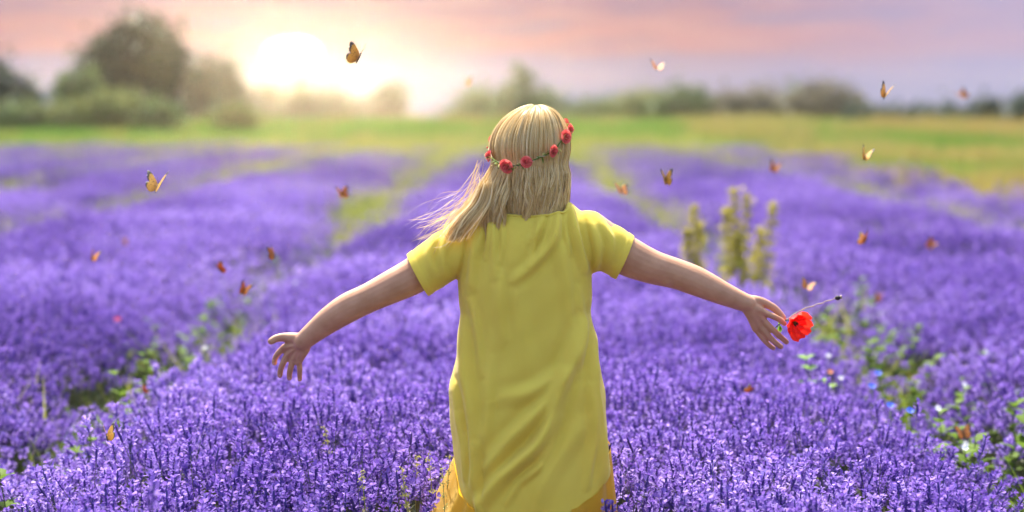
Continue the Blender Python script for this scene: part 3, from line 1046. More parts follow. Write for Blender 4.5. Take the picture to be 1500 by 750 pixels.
def ground_at(px, py, h):
    """world spot whose point at height h appears at the pixel"""
    d = at(px, py, 1.0) - Vector((0, 0, CAM_H))
    t = (h - CAM_H) / d.z
    x, y = d.x * t, d.y * t
    return (x, y, float(gz(x, y)))


def build_weeds():
    p = ground_at(1082, 425, 0.42)
    dock_plant(p, [(-0.03, 0.05, 1.14), (0.05, 0, 1.10), (-0.10, -0.05, 1.0), (0.24, 0.0, 1.04), (0.16, 0.1, 0.86), (-0.02, -0.1, 0.82)],
               'clump of tall yellow green seed spikes behind the poppy arm', 61, 1.1)
    p = ground_at(1016, 410, 0.42)
    dock_plant(p, [(0.0, 0, 0.98), (0.05, 0.05, 0.84), (-0.05, 0, 0.8)], 'smaller pair of yellow green seed spikes beside the tall clump', 62, 1.0)
    # bright leafy plant near the hand with the poppy
    x, y, z = ground_at(1182, 560, 0.50)
    weed((x, y, z), 71, 0.62, 15, 0.072, 0.027, 'bright lime green leafy plant in the lavender below the poppy', mat='weed_bright')
    x, y, z = ground_at(470, 718, 0.46)
    weed((x, y, z), 72, 0.48, 5, 0.03, 0.009, 'tiny lime green shoot in the lavender beside the dress', mat='weed_bright')
    gR = 'leafy weeds with white blooms in the furrow on the poppy side'
    r = np.random.default_rng(9)
    for k, (px, py) in enumerate([(1390, 640), (1400, 600), (1470, 590), (1440, 615), (1482, 548), (1455, 660), (1425, 690), (1480, 640), (1350, 640), (1495, 600)]):
        loc = ground_at(px, py, 0.34)
        weed(loc, 80 + k, 0.38 + 0.1 * r.random(), 14, 0.085, 0.025, 'leafy weed with small white blooms in the furrow on the poppy side', gR, flower='white_petal', name='flowering_weed')
    gR2 = 'green weeds among lavender behind the poppy'
    for k, (px, py) in enumerate([(1290, 470), (1310, 500), (1335, 520), (1270, 500), (1250, 455), (1300, 440), (1345, 490), (1215, 500), (1330, 545), (1265, 380), (1285, 525), (1240, 420)]):
        loc = ground_at(px, py, 0.40)
        weed(loc, 100 + k, 0.46 + 0.12 * r.random(), 14, 0.085, 0.024, 'green leafy weed among the lavender behind the poppy', gR2)
    gL = 'green weeds in the furrow on the empty hand side'
    for k, (px, py) in enumerate([(232, 560), (200, 600), (178, 640), (215, 520), (265, 500), (300, 470), (120, 690), (150, 680), (305, 500), (20, 735), (420, 395), (330, 470), (290, 525)]):
        loc = ground_at(px, py, 0.36)
        weed(loc, 130 + k, 0.40 + 0.12 * r.random(), 13, 0.075, 0.020, 'green leafy weed in the furrow on the empty hand side', gL)
    # pale yellow sprigs among the lavender beside the skirt
    gB = 'pale yellow budding sprigs beside the skirt'
    for k, (px, py) in enumerate([(622, 700), (640, 705), (606, 715), (590, 700), (648, 725), (628, 735), (545, 725), (497, 660)]):
        loc = ground_at(px, py, 0.50)
        root = empty('budding_sprig', loc, 'pale yellow budding sprig in the lavender beside the skirt', 'sprig', gB)
        b = np.array(loc); rr = np.random.default_rng(k + 3)
        tip = b + np.array([rr.normal() * 0.04, rr.normal() * 0.03, 0.53 + 0.06 * rr.random()])
        path = chain([b, (b + tip) / 2 + np.array([0.01, 0, 0.02]), tip], 8)
        V, F = tube(path, np.linspace(0.0022, 0.001, len(path)), 5, (0, 1, 0)); part('stem', V, F, MATS['bud'], root)
        mb = MB()
        for q in range(70):
            c = path[int(len(path) * (0.72 + 0.27 * rr.random()))]
            o = c + rr.normal(size=3) * np.array([0.006, 0.006, 0.004]); d = rr.normal(size=3); d /= np.linalg.norm(d)
            e = np.cross(d, rr.normal(size=3)); e /= np.linalg.norm(e); s = 0.004
            mb.add([o - d * s, o - e * s * 0.6, o + d * s, o + e * s * 0.6], [[0, 1, 2, 3]])
        V, F, _ = mb.arr(); part('bud_cluster', V, F, MATS['bud'], root, smooth=False)['kind'] = 'stuff'
    # single blooms
    def bloom(px, py, mat, label, name, cat, n, pr, group=None, h=0.52):
        loc = ground_at(px, py, h); b = np.array(loc)
        root = empty(name, loc, label, cat, group)
        tip = b + np.array([0, 0, h])
        V, F = tube([b, (b + tip) / 2 + np.array([0.01, 0, 0]), tip], [0.002, 0.0017, 0.0014], 5, (0, 1, 0)); part('stem', V, F, MATS['weed'], root)
        ax = np.array([0.1, -0.6, 0.8]); ax /= np.linalg.norm(ax); s = np.cross(ax, [1, 0, 0.1]); s /= np.linalg.norm(s); u = np.cross(s, ax)
        for q in range(n):
            a = q * 6.283 / n; d = s * math.cos(a) + u * math.sin(a); e = -s * math.sin(a) + u * math.cos(a)
            part('petal', np.array([tip, tip + d * pr * 0.6 + e * pr * 0.34 + ax * pr * 0.2, tip + d * pr + e * pr * 0.16 + ax * pr * 0.35, tip + d * pr - e * pr * 0.16 + ax * pr * 0.35, tip + d * pr * 0.6 - e * pr * 0.34 + ax * pr * 0.2]),
                 [[0, 1, 2, 3, 4]], MATS[mat], root, smooth=False)
        V, F = ellipsoid(tip + ax * pr * 0.1, (pr * 0.22,) * 3, 8, 6); part('flower_centre', V, F, MATS['dark' if mat != 'white_petal' else 'bud'], root)
    gC = 'blue cornflowers below the poppy side furrow'
    for px, py in ((1286, 547), (1277, 566), (1304, 594), (1333, 602)):
        bloom(px, py, 'blue_petal', 'small blue cornflower in the lavender on the poppy side', 'cornflower', 'flower', 8, 0.016, gC)
    bloom(1216, 545, 'orange_petal', 'small pale orange bloom next to the lime green plant', 'orange_bloom', 'flower', 6, 0.013)
    bloom(172, 468, 'red_petal', 'lone blurred red bloom in the lavender on the empty hand side', 'red_bloom', 'flower', 5, 0.018)
    gW = 'white blooms dotted over the lavender'
    for px, py in ((432, 414), (300, 510), (1213, 521), (1232, 554), (1040, 325)):
        bloom(px, py, 'white_petal', 'small white bloom dotted in the violet lavender', 'white_bloom', 'flower', 6, 0.013, gW)


build_weeds()


# ------------------------------------------------------------------ the woman
def V3(px, py, dy, *r):
    p = P(px, py, dy)
    return (p.x, p.y, p.z) + r


def build_person():
    feet = Vector((FEET.x, PY, 0))
    mb = MB()

    def limb(rows, n=16, sub=4, flat=1.0, ref=(0, 0, 1)):
        c = chain(rows, sub)
        mb.add(*tube(c[:, :3], c[:, 3], n, ref, rad2=c[:, 3] * flat, round_ends=True))
    cx = FEET.x
    # torso, neck
    def ring_stack(rows, n=28):
        V = []; F = []
        for (z, x, y, a, b) in rows:
            for j in range(n):
                t = 2 * math.pi * j / n
                V.append((x + a * math.cos(t), y + b * math.sin(t), z))
        m = len(rows)
        for k in range(m - 1):
            for j in range(n):
                F.append([k * n + j, k * n + (j + 1) % n, (k + 1) * n + (j + 1) % n, (k + 1) * n + j])
        F.append(list(range(n))[::-1]); F.append([(m - 1) * n + j for j in range(n)])
        mb.add(V, F)
    ring_stack([(0.72, cx, PY, .10, .09), (0.80, cx, PY, .165, .125), (0.90, cx, PY, .175, .13), (1.0, cx, PY, .155, .11), (1.10, cx, PY, .145, .10),
                (1.20, cx, PY, .16, .11), (1.28, cx, PY + .005, .16, .088), (1.33, cx, PY + .015, .12, .058), (1.37, cx, PY + .02, .065, .052), (1.42, cx, PY + .02, .055, .055), (1.50, cx, PY + .03, .055, .058)])
    # legs and feet
    for s in (-1, 1):
        limb([(cx + s * .085, PY, .82, .088), (cx + s * .088, PY + .01, .62, .075), (cx + s * .085, PY + .015, .47, .056), (cx + s * .086, PY, .34, .056), (cx + s * .085, PY - .01, .12, .036), (cx + s * .085, PY, .06, .036)])
        limb([(cx + s * .085, PY - .03, .035, .034), (cx + s * .09, PY + .06, .032, .033), (cx + s * .10, PY + .15, .022, .024)])
    # head and face (she looks away from the lens)
    hc = P(776, 216, 0.03)
    H = np.array(hc)
    mb.add(*ellipsoid(H + (0, 0, 0.01), (.080, .098, .105)))
    mb.add(*ellipsoid(H + (0, .035, -.06), (.060, .062, .062)))
    mb.add(*ellipsoid(H + (0, .085, -.105), (.022, .018, .018)))          # chin
    mb.add(*ellipsoid(H + (0, .106, -.035), (.012, .016, .022)))          # nose
    mb.add(*ellipsoid(H + (0, .104, -.012), (.007, .012, .026)))
    mb.add(*ellipsoid(H + (0, .092, -.068), (.024, .012, .006)))          # lips
    mb.add(*ellipsoid(H + (0, .090, -.077), (.020, .012, .006)))
    for s in (-1, 1):
        mb.add(*ellipsoid(H + (s * .034, .082, .012), (.024, .014, .008)))    # brow
        mb.add(*ellipsoid(H + (s * .032, .084, -.006), (.013, .011, .010)))   # eye
        mb.add(*ellipsoid(H + (s * .082, .005, -.015), (.008, .017, .030)))   # ear
    # arms: shoulder, sleeve, elbow, forearm, wrist (picture units at her distance)
    limb([V3(694, 338, 0.0, .062), V3(655, 368, -.01, .060), V3(613, 400, -.02, .0565), V3(572, 421, -.03, .050), V3(541, 436, -.035, .0445), V3(510, 451, -.03, .0450), V3(482, 469, -.02, .040), V3(458, 488, -.01, .0325), V3(443, 501, 0, .0285)], 20)
    limb([V3(862, 338, 0.0, .062), V3(890, 358, .005, .062), V3(920, 376, .01, .0600), V3(955, 391, .015, .052), V3(990, 401, .02, .0465), V3(1020, 412, .015, .0450), V3(1055, 428, .005, .037), V3(1078, 438, 0, .0310), V3(1095, 445, 0, .0280)], 20)

    for (px, py, dy, rr) in ((556, 438, -.055, .020), (978, 409, -.004, .020), (1088, 448, -.013, .012)):
        mb.add(*ellipsoid(P(px, py, dy), (rr * 1.3, rr, rr), 12, 8))

    def finger(pts, r0=.0105, r1=.0085):
        n = len(pts)
        rows = [V3(*p, r0 + (r1 - r0) * k / (n - 1)) for k, p in enumerate(pts)]
        limb(rows, 10, 3)
    # left hand, back of the hand to the lens, fingers spread and hanging
    lk = {'i': (416, 509, .026), 'm': (422, 518, .028), 'r': (430, 525, .028), 'p': (438, 530, .026)}
    for k, (x, y, d) in lk.items():
        limb([V3(447, 499, 0, .0200), V3((447 + x) / 2, (500 + y) / 2, d * .5, .0150), V3(x, y, d, .0110)], 12, 3)
    limb([V3(446, 510, 0.004, .019), V3(441, 521, .016, .015), V3(437, 530, .026, .011)], 10, 3)
    finger([lk['i'], (408, 517, .040), (403, 525, .056), (402, 532, .060)])
    finger([lk['m'], (415, 531, .036), (411, 542, .048), (410, 550, .054)], .0108, .0087)
    finger([lk['r'], (426, 538, .034), (424, 548, .046), (424, 554, .052)])
    finger([lk['p'], (439, 541, .032), (439, 550, .042), (439, 556, .048)], .0095, .0078)
    limb([V3(440, 496, .0, .018), V3(426, 495, .012, .0165), V3(414, 494, .018, .0135), V3(404, 496, .016, .0122), V3(397, 500, .010, .0110)], 12, 3)
    for k, (x, y, d) in lk.items():
        mb.add(*ellipsoid(P(x, y, d - .008), (.0075, .0075, .0075), 10, 8))
        limb([V3(441, 505, -.014, .0045), V3((441 + x) / 2, (505 + y) / 2, d * .5 - .0135, .0042), V3(x, y, d - .009, .0042)], 8, 3)
    # right hand pinching the poppy stalk between thumb and forefinger
    rk = {'i': (1122, 459, .000), 'm': (1117, 468, .002), 'r': (1112, 476, .006), 'p': (1107, 482, .014)}
    for k, (x, y, d) in rk.items():
        limb([V3(1093, 447, 0, .0200), V3((1096 + x) / 2, (448 + y) / 2, d * .5 - .004, .0160), V3(x, y, d, .0115)], 12, 3)
    limb([V3(1097, 440, .008, .018), V3(1112, 442, .014, .0165), V3(1124, 446, .020, .0135), V3(1136, 453, .022, .0118), V3(1147, 465, .016, .0100)], 12, 3)
    finger([rk['i'], (1134, 464, -.004), (1143, 469, .0), (1149, 474, .004)])
    finger([rk['m'], (1131, 482, -.004), (1144, 494, .004), (1152, 501, .014)], .0108, .0087)
    finger([rk['r'], (1124, 490, .004), (1136, 502, .014), (1144, 508, .026)])
    finger([rk['p'], (1116, 494, .016), (1126, 505, .026), (1133, 510, .036)], .0095, .0078)
    for k, (x, y, d) in rk.items():
        mb.add(*ellipsoid(P(x, y, d - .008), (.0075, .0075, .0075), 10, 8))
        limb([V3(1097, 450, -.016, .0045), V3((1097 + x) / 2, (450 + y) / 2, d * .5 - .0165, .0042), V3(x, y, d - .009, .0042)], 8, 3)
    V, F, _ = mb.arr()
    co, faces = remesh(V, F, 0.0030, 3, 0.5)
    body = part('person', co, faces, MATS['skin'], origin=feet)
    tag(body, 'woman seen from behind with arms spread, in a loose yellow dress, long blonde hair', 'person')
    # finger nails on the visible tips
    for (px, py, dy, ax) in [(401, 533.5, .051, (-.2, -.9, -.4)), (409.5, 551, .0455, (-.1, -.9, -.4)), (424, 555, .0435, (0, -.9, -.4)), (439, 557, .0405, (0, -.9, -.4)),
                             (1153, 501.5, .0075, (.2, -.95, .1)), (1144.5, 508.5, .0195, (.1, -.95, .1)), (1133.5, 510.5, .030, (.1, -.95, .1))]:
        q = Vector(ax).to_track_quat('Z', 'Y').to_matrix()
        V, F = ellipsoid(P(px, py, dy), (.0042, .0052, .0014), 10, 6, q)
        part('fingernail', V, F, MATS['nail'], body)
    return body, H


m_, n_, l_, o_ = mat_new('fingernail')
b_ = N(n_, 'ShaderNodeBsdfPrincipled'); b_.inputs['Base Color'].default_value = (0.50, 0.22, 0.18, 1); b_.inputs['Roughness'].default_value = 0.25
nz_ = N(n_, 'ShaderNodeTexNoise', i_Scale=60.0); rp_ = ramp(n_, [(0.3, (0.46, 0.20, 0.17)), (0.7, (0.56, 0.27, 0.23))])
l_.new(nz_.outputs[0], rp_.inputs[0]); l_.new(rp_.outputs[0], b_.inputs['Base Color']); l_.new(b_.outputs[0], o_.inputs[0])
MATS['nail'] = m_
person, HEAD = build_person()

# dress: rows of (picture y, left x, right x, half depth, Y offset of centre)
TORSO = [(296, 712, 832, .055, .02), (302, 700, 842, .075, .01), (312, 690, 855, .092, .0), (328, 684, 864, .105, -.005), (350, 680, 867, .118, -.01), (380, 674, 867, .126, -.01),
         (415, 671, 866, .130, -.01), (470, 675, 867, .135, -.005), (520, 669, 877, .143, 0), (575, 658, 889, .155, 0), (630, 661, 892, .165, 0),
         (700, 668, 894, .175, 0), (760, 672, 894, .182, 0), (840, 668, 898, .190, 0)]


def torso_row(py):
    a = np.array(TORSO, float)
    return [np.interp(py, a[:, 0], a[:, k]) for k in range(1, 5)]


def torso_pt(py, t):
    """point on the dress surface; t = angle, 0 = right, pi = left, -pi/2 = back"""
    xl, xr, d, oy = torso_row(py)
    c = P((xl + xr) / 2, py); hw = (xr - xl) / 2 * PY / FPX
    ct, st = math.cos(t), math.sin(t)
    e = 0.82
    return np.array([c.x + hw * math.copysign(abs(ct) ** e, ct), PY + oy + d * math.copysign(abs(st) ** e, st), c.z])


def build_dress():
    mb = MB()
    ys = np.linspace(296, 835, 46)
    n = 64
    V = np.array([torso_pt(y, 2 * math.pi * j / n) for y in ys for j in range(n)])
    F = [[k * n + (j + 1) % n, k * n + j, (k + 1) * n + j, (k + 1) * n + (j + 1) % n] for k in range(len(ys) - 1) for j in range(n)]
    F.append(list(range(n))); F.append([(len(ys) - 1) * n + j for j in range(n)][::-1])
    mb.add(V, F)
    # sleeves
    def sleeve(rows):
        c = chain(rows, 4)
        mb.add(*tube(c[:, :3], c[:, 3], 28, (0, 1, 0), rad2=c[:, 4]))
    sleeve([V3(712, 352, 0, .090, .080), V3(690, 364, -.002, .0955, .085), V3(655, 375, -.01, .0775, .078), V3(630, 391, -.017, .070, .074), V3(603, 409, -.022, .066, .072), V3(590, 418, -.024, .066, .072)])
    sleeve([V3(842, 350, 0, .090, .080), V3(862, 356, .0, .094, .085), V3(888, 363, .005, .075, .078), V3(906, 372, .008, .069, .073), V3(930, 384, .012, .066, .071), V3(945, 391, .013, .066, .071)])
    V, F, _ = mb.arr()
    co, faces = remesh(V, F, 0.0042, 12, 0.5)
    bm = bmesh.new()
    vs_ = [bm.verts.new(c) for c in co]
    for f in faces:
        try: bm.faces.new([vs_[i] for i in f])
        except ValueError: pass

    def cut(co_, no, keep=None):
        geom = list(bm.verts) + list(bm.edges) + list(bm.faces)
        if keep is not None:
            fs = [f for f in bm.faces if keep(f.calc_center_median())]
            geom = list({v for f in fs for v in f.verts}) + list({e for f in fs for e in f.edges}) + fs
        bmesh.ops.bisect_plane(bm, geom=geom, plane_co=co_, plane_no=no, clear_outer=True)
    # cuffs
    a, b = P(597.5, 375, -.022), P(625, 428, -.022)
    nrm = (b - a).cross(Vector((0, 1, 0))).normalized()
    if nrm.x > 0: nrm = -nrm
    cut((a + b) / 2, nrm, lambda c: c.x < P(660, 0).x and c.z > P(0, 470).z)
    a, b = P(928, 347, .01), P(903, 405, .01)
    nrm2 = (b - a).cross(Vector((0, 1, 0))).normalized()
    if nrm2.x < 0: nrm2 = -nrm2
    cut((a + b) / 2, nrm2, lambda c: c.x > P(875, 0).x and c.z > P(0, 440).z)
    # neckline: lower at the back
    zb = P(0, 313).z
    cut(Vector((FEET.x, PY - .085, zb)), Vector((0.0, -0.42, 1)).normalized(), lambda c: c.z > P(0, 345).z and abs(c.x - FEET.x) < .17)
    # hem: long at the back, short in front
    cut(hem_co, -hem_no)
    bm.normal_update()
    co = np.array([v.co for v in bm.verts]); no = np.array([v.normal for v in bm.verts])
    # folds
    disp = np.zeros(len(co))

    def ridge(pts, amp, width, fb=1.0):
        q = np.array([P(x, y)[:] for x, y in pts])[:, [0, 2]]
        q = chain(np.column_stack([q, np.zeros(len(q))]), 6)[:, :2]
        p = co[:, [0, 2]]
        best = np.full(len(p), 9.0); tt = np.zeros(len(p)); sgn = np.zeros(len(p))
        for k in range(len(q) - 1):
            a, b = q[k], q[k + 1]; ab = b - a; L2 = ab @ ab
            t = np.clip(((p - a) @ ab) / L2, 0, 1); dv = p - (a + t[:, None] * ab)
            d = np.hypot(dv[:, 0], dv[:, 1])
            m = d < best
            best = np.where(m, d, best); tt = np.where(m, (k + t) / (len(q) - 1), tt)
            sgn = np.where(m, np.sign(ab[0] * dv[:, 1] - ab[1] * dv[:, 0]), sgn)
        env = np.sin(np.pi * np.clip(0.06 + 0.88 * tt, 0, 1)) ** 0.7
        ww = np.where(sgn > 0, width, width * 1.9)
        g = np.exp(-(best / ww) ** 2) - 0.45 * np.exp(-((best - 1.9 * width) / (1.2 * width)) ** 2)
        back = smooth01((PY + 0.03 - co[:, 1]) / 0.06)
        nonlocal disp
        disp += 2.2 * amp * env * g * back
    for pts, amp, w in [
        ([(704, 726), (730, 690), (757, 664), (788, 634), (812, 586), (826, 540)], .013, .016),
        ([(716, 672), (742, 636), (772, 606), (806, 570), (838, 520), (850, 470)], .010, .017),
        ([(735, 574), (786, 560), (824, 527), (850, 470)], .007, .018),
        ([(780, 720), (815, 660), (850, 610)], .005, .022),
        ([(681, 470), (684, 540), (694, 610), (690, 720)], .008, .014),
        ([(668, 560), (676, 620), (680, 690)], .006, .010),
        ([(872, 470), (868, 540), (876, 620), (884, 690)], .008, .014),
        ([(700, 312), (697, 360), (692, 420)], .006, .010),
        ([(722, 318), (724, 355), (726, 400)], .005, .010),
        ([(733, 395), (733, 440), (737, 490)], .005, .014),
        ([(817, 304), (810, 345), (785, 378), (755, 405)], .008, .012),
        ([(834, 302), (842, 340), (856, 392)], .007, .010),
        ([(797, 306), (790, 330), (776, 350)], .004, .009),
        ([(810, 320), (830, 420), (838, 520)], .004, .016),
        ([(760, 330), (756, 420), (770, 520)], .003, .022),
        ([(708, 314), (706, 340), (700, 372)], .0035, .0055), ([(716, 316), (716, 345), (712, 375)], .003, .005), ([(735, 322), (737, 350), (733, 380)], .003, .006),
        ([(806, 312), (800, 338), (790, 362)], .0035, .0055), ([(826, 304), (828, 335), (834, 368)], .0035, .0055), ([(788, 318), (783, 350), (772, 384)], .003, .006),
        ([(846, 420), (852, 480), (846, 540)], .005, .011), ([(690, 430), (700, 480), (706, 540)], .004, .010), ([(720, 520), (716, 590), (706, 650)], .004, .013),
        ([(700, 640), (698, 690), (704, 745)], .005, .009), ([(860, 560), (866, 630), (858, 700)], .005, .010), ([(742, 720), (760, 690), (790, 668)], .004, .009),
        ([(676, 600), (684, 650), (682, 700)], .004, .007), ([(820, 600), (800, 650), (770, 690)], .004, .010),
        ([(640, 345), (632, 372), (640, 400)], .004, .010), ([(687, 322), (684, 350), (678, 385), (668, 412)], -.0035, .006), ([(856, 318), (862, 345), (867, 372), (865, 394)], -.0035, .006),
        ([(660, 335), (650, 375), (655, 405)], .004, .010),
        ([(880, 325), (893, 350), (890, 385)], .004, .010),
        ([(868, 330), (876, 360), (872, 392)], .004, .009),
    ]:
        ridge(pts, amp, w)
    X, Yc, Z = co[:, 0], co[:, 1], co[:, 2]
    low = smooth01((1.15 - Z) / 0.5)
    disp += low * 0.004 * np.sin(X * 34 + Z * 9 + np.sin(Yc * 20)) + 0.0016 * np.sin(X * 60 - Z * 31 + 2) * np.sin(Z * 23 + X * 11)
    # turned-over cuff edges with a stitched groove
    for (c_, n__) in (((P(597.5, 375, -.022) + P(625, 428, -.022)) / 2, nrm), ((P(928, 347, .01) + P(903, 405, .01)) / 2, nrm2)):
        d = -(co - np.array(c_)) @ np.array(n__)
        near = (np.abs(co[:, 0] - c_.x) < .10) & (co[:, 2] > P(0, 440).z)
        disp += np.where(near, 0.0022 * smooth01((0.020 - d) / 0.004), 0)
    co = co + no * disp[:, None]
    for v, c in zip(bm.verts, co): v.co = c
    F = [[v.index for v in f.verts] for f in bm.faces]
    bm.verts.index_update()
    F = [[v.index for v in f.verts] for f in bm.faces]
    bm.free()
    dress = part('dress', co, F, MATS['dress'], person)
    # collar band along the neckline
    cnt = {}
    for f in F:
        for a, b in zip(f, f[1:] + f[:1]):
            k = (min(a, b), max(a, b)); cnt[k] = cnt.get(k, 0) + 1
    nb = {}
    for (a, b), c_ in cnt.items():
        if c_ == 1 and co[a, 2] > P(0, 345).z and abs(co[a, 0] - FEET.x) < .165 and abs(co[b, 0] - FEET.x) < .165:
            nb.setdefault(a, []).append(b); nb.setdefault(b, []).append(a)
    if nb:
        st = min(nb, key=lambda i: co[i, 1]); loop = [st]; prev = None; cur = st
        for _ in range(2000):
            nx_ = [q for q in nb[cur] if q != prev]
            if not nx_: break
            prev, cur = cur, nx_[0]
            if cur == st: break
            loop.append(cur)
        lp = co[loop]
        for _ in range(6): lp = 0.5 * lp + 0.25 * (np.roll(lp, 1, 0) + np.roll(lp, -1, 0))
        lp = lp[::3]
        Vb, Fb = tube(np.concatenate([lp, lp[:1]]), 0.0075, 8, (0, 0, 1), rad2=0.0040)
        part('collar', Vb, Fb, MATS['dress'], dress)
    s = dress.modifiers.new('thickness', 'SOLIDIFY'); s.thickness = 0.0022; s.offset = 1
    # ruffled lower tier sewn to the hem
    n, m = 260, 22
    V = []
    for k in range(m):
        s_ = k / (m - 1)
        for j in range(n):
            t = 2 * math.pi * j / n
            c = None
            lo, hi = 560.0, 860.0
            for it in range(22):
                mid = (lo + hi) / 2; c = torso_pt(mid, t)
                if (Vector(c) - hem_co).dot(hem_no) > 0: lo = mid
                else: hi = mid
            ctr = np.array([FEET.x, PY, c[2]])
            rad = (c - ctr) / np.linalg.norm(c - ctr)
            gather = (0.004 + 0.009 * s_) * math.sin(t * 17 + 1.6 * math.sin(t * 5) + 0.5 * s_) + 0.008 * s_ * math.sin(t * 7 + 2)
            flare = 0.022 * s_ + (0.150 * s_ * max(0, -math.cos(t)) ** 1.5)
            V.append(c + rad * (gather + flare + 0.003) + np.array([0, 0, -0.34 * s_ + 0.008 * (1 - s_)]))
    F = [[k * n + j, k * n + (j + 1) % n, (k + 1) * n + (j + 1) % n, (k + 1) * n + j] for k in range(m - 1) for j in range(n)]
    o = part('ruffle', V, F, MATS['ruffle'], dress)
    o['label'] = 'gathered lower tier of the dress, tinted amber for sunlight shining through'
    return dress


_b, _f = P(775, 747), P(775, 672)
hem_co = Vector((FEET.x, PY - .18, _b.z))
hem_no = Vector((0, -(_f.z - _b.z) / 0.20, 1)).normalized()
_tilt = Vector((-0.10, 0, 0)); hem_no = (hem_no + _tilt).normalized()
build_dress()


# ------------------------------------------------------------------ hair
def build_hair():
    r = np.random.default_rng(21)
    C = np.array(P(776, 218, 0.015)); RX, RY, RZ = .121, .128, .131
    mb = MB()
    S = 24

    def curve(phi, th0, lay, length, sweep, wave, wph, r_=None):
        """points of one strand: over the skull from the whorl, then hanging"""
        arc = (math.radians(92) - th0) * 0.125
        d = np.linspace(0, 1, S) * (arc + length)
        th = np.minimum(th0 + d / 0.125, math.radians(92))
        drop = np.maximum(d - arc, 0)
        pin = 1.0 - 0.04 * np.sin(np.minimum(drop / 0.06, 1) * math.pi) - 0.16 * smooth01((drop - 0.10) / 0.14)
        x = RX * np.sin(th) * math.sin(phi) * pin ** 0.6 + 0.020 * np.maximum(np.cos(th), 0) ** 2
        y = -RY * np.sin(th) * math.cos(phi) * pin
        z = RZ * np.cos(th) - drop
        x = x - sweep * smooth01((drop - 0.02) / 0.20) ** 1.2
        if sweep > 0.02: y = y - 0.03 * smooth01((drop - 0.06) / 0.12)
        amp = wave * smooth01(drop / 0.12)
        x = x + amp * np.sin(drop * 66 + wph) * math.cos(phi); y = y + amp * np.sin(drop * 66 + wph + 0.8) * 0.6
        sq = 1 - 0.045 * np.exp(-((z + 0.045) / 0.022) ** 2)
        return np.column_stack([x * lay * sq, y * lay * sq, np.where(z > 0, z * lay, z)]) + C

    def ribbon(pts, w, tilt):
        T = frames(pts)
        nrm = pts - (C + np.array([0, 0.02, 0])); nrm[:, 2] *= 0.4
        nrm /= np.linalg.norm(nrm, axis=1)[:, None]
        s = np.cross(T, nrm); s /= np.linalg.norm(s, axis=1)[:, None] + 1e-9
        s = s + nrm * tilt
        n = len(pts)
        prof = w * np.minimum(1, np.minimum(np.linspace(0.5, 6, n), np.linspace(7, 0.15, n)))[:, None]
        mb.add(np.concatenate([pts - s * prof, pts + s * prof]), [[k, n + k, n + k + 1, k + 1] for k in range(n - 1)])
    nclump = 150
    cl_phi = np.sort(r.uniform(-2.55, 2.55, nclump))
    cl_w = r.normal(size=nclump) * 0.5 + 1; cl_ph = r.random(nclump) * 6.28; cl_len = r.normal(size=nclump) * 0.018
    cl_lay = 1 + r.normal(size=nclump) * 0.009
    for k in range(15000):
        phi = r.uniform(-2.5, 2.5)
        ci = int(np.argmin(np.abs(cl_phi - phi)))
        th0 = math.radians(4 + 74 * r.random() ** 0.8)
        lay = cl_lay[ci] + r.normal() * 0.011 - 0.012
        side = math.sin(phi)
        L = 0.206 + 0.8 * cl_len[ci] + 0.014 * r.normal() - 0.020 * max(0, side) + ((0.028 + 0.034 * r.normal()) if side < -0.6 else 0)
        sweep = 0
        if side < -0.45: sweep = 0.026 + 0.070 * smooth01((-side - 0.45) / 0.5) * (0.5 + 0.6 * r.random())
        if sweep and r.random() < 0.45: sweep = 0.004; L -= 0.02
        ph = phi * 0.62 + cl_phi[ci] * 0.38
        j_ = r.normal()
        pts_a = curve(phi, th0, lay, L, sweep, 0.0050 * max(0.2, cl_w[ci]), cl_ph[ci] + 0.5 * j_, r)
        pts_b = curve(ph, th0, lay, L, sweep, 0.0050 * max(0.2, cl_w[ci]), cl_ph[ci] + 0.5 * j_, r)
        t = np.linspace(0, 1, S)[:, None] ** 1.2
        ribbon(pts_a * (1 - t) + pts_b * t, 0.00042 + 0.00045 * r.random(), r.normal() * 0.7)
    for k in range(900):           # hair at the nape
        phi = r.uniform(-1.25, 1.35)
        pts = curve(phi, math.radians(70), 0.93 + 0.03 * r.random(), 0.208 + 0.008 * r.normal(), 0.0, 0.004, r.random() * 6.28, r)
        ribbon(pts, 0.0006 + 0.0005 * r.random(), r.normal() * 0.5)
    # loose wisps blowing past the empty-hand shoulder
    for k in range(90):
        a = np.array(P(706 + r.normal() * 6, 262 + r.normal() * 14, -.06 + r.normal() * .02))
        e = np.array(P(640 + r.normal() * 26, 338 + r.normal() * 16, -.10 + r.normal() * .03))
        m1 = a + (e - a) * 0.35 + np.array([0.01, 0, -0.02 + r.normal() * 0.012]); m2 = a + (e - a) * 0.7 + np.array([0, 0, -0.012 + r.normal() * 0.015])
        c = chain([a, m1, m2, e], 7)
        ribbon(c, 0.00035 + 0.0003 * r.random(), r.normal())
    for k in range(70):            # flyaways round the crown
        phi = r.uniform(-2, 2); pts = curve(phi, math.radians(5 + 60 * r.random()), 1.02 + 0.03 * r.random(), 0.1, 0, 0.006, r.random() * 6, r)
        ribbon(pts[: int(8 + 16 * r.random())], 0.00028, r.normal())
    # a long lock lying over the shoulder
    for k in range(240):
        u = r.normal()
        a = np.array(P(712 + 5 * u, 268, -.085)); m1 = np.array(P(703 + 7 * u, 296, -.105)); m2 = np.array(P(682 + 9 * u + r.normal() * 2, 322, -.118))
        e = np.array(P(664 + 7 * u + r.normal() * 4, 348 + 8 * r.random(), -.108))
        c = chain([a, m1, m2, e], 7); c[:, 1] += r.normal() * 0.005
        ribbon(c, 0.0007 + 0.0005 * r.random(), r.normal() * 0.6)
    # the mass of hair under the outer strands
    Vc, Fc = ellipsoid(C + np.array([0.004, 0, 0]), (RX * .925, RY * .925, RZ * .945), 40, 26)
    mb.add(Vc, Fc)
    cur = []
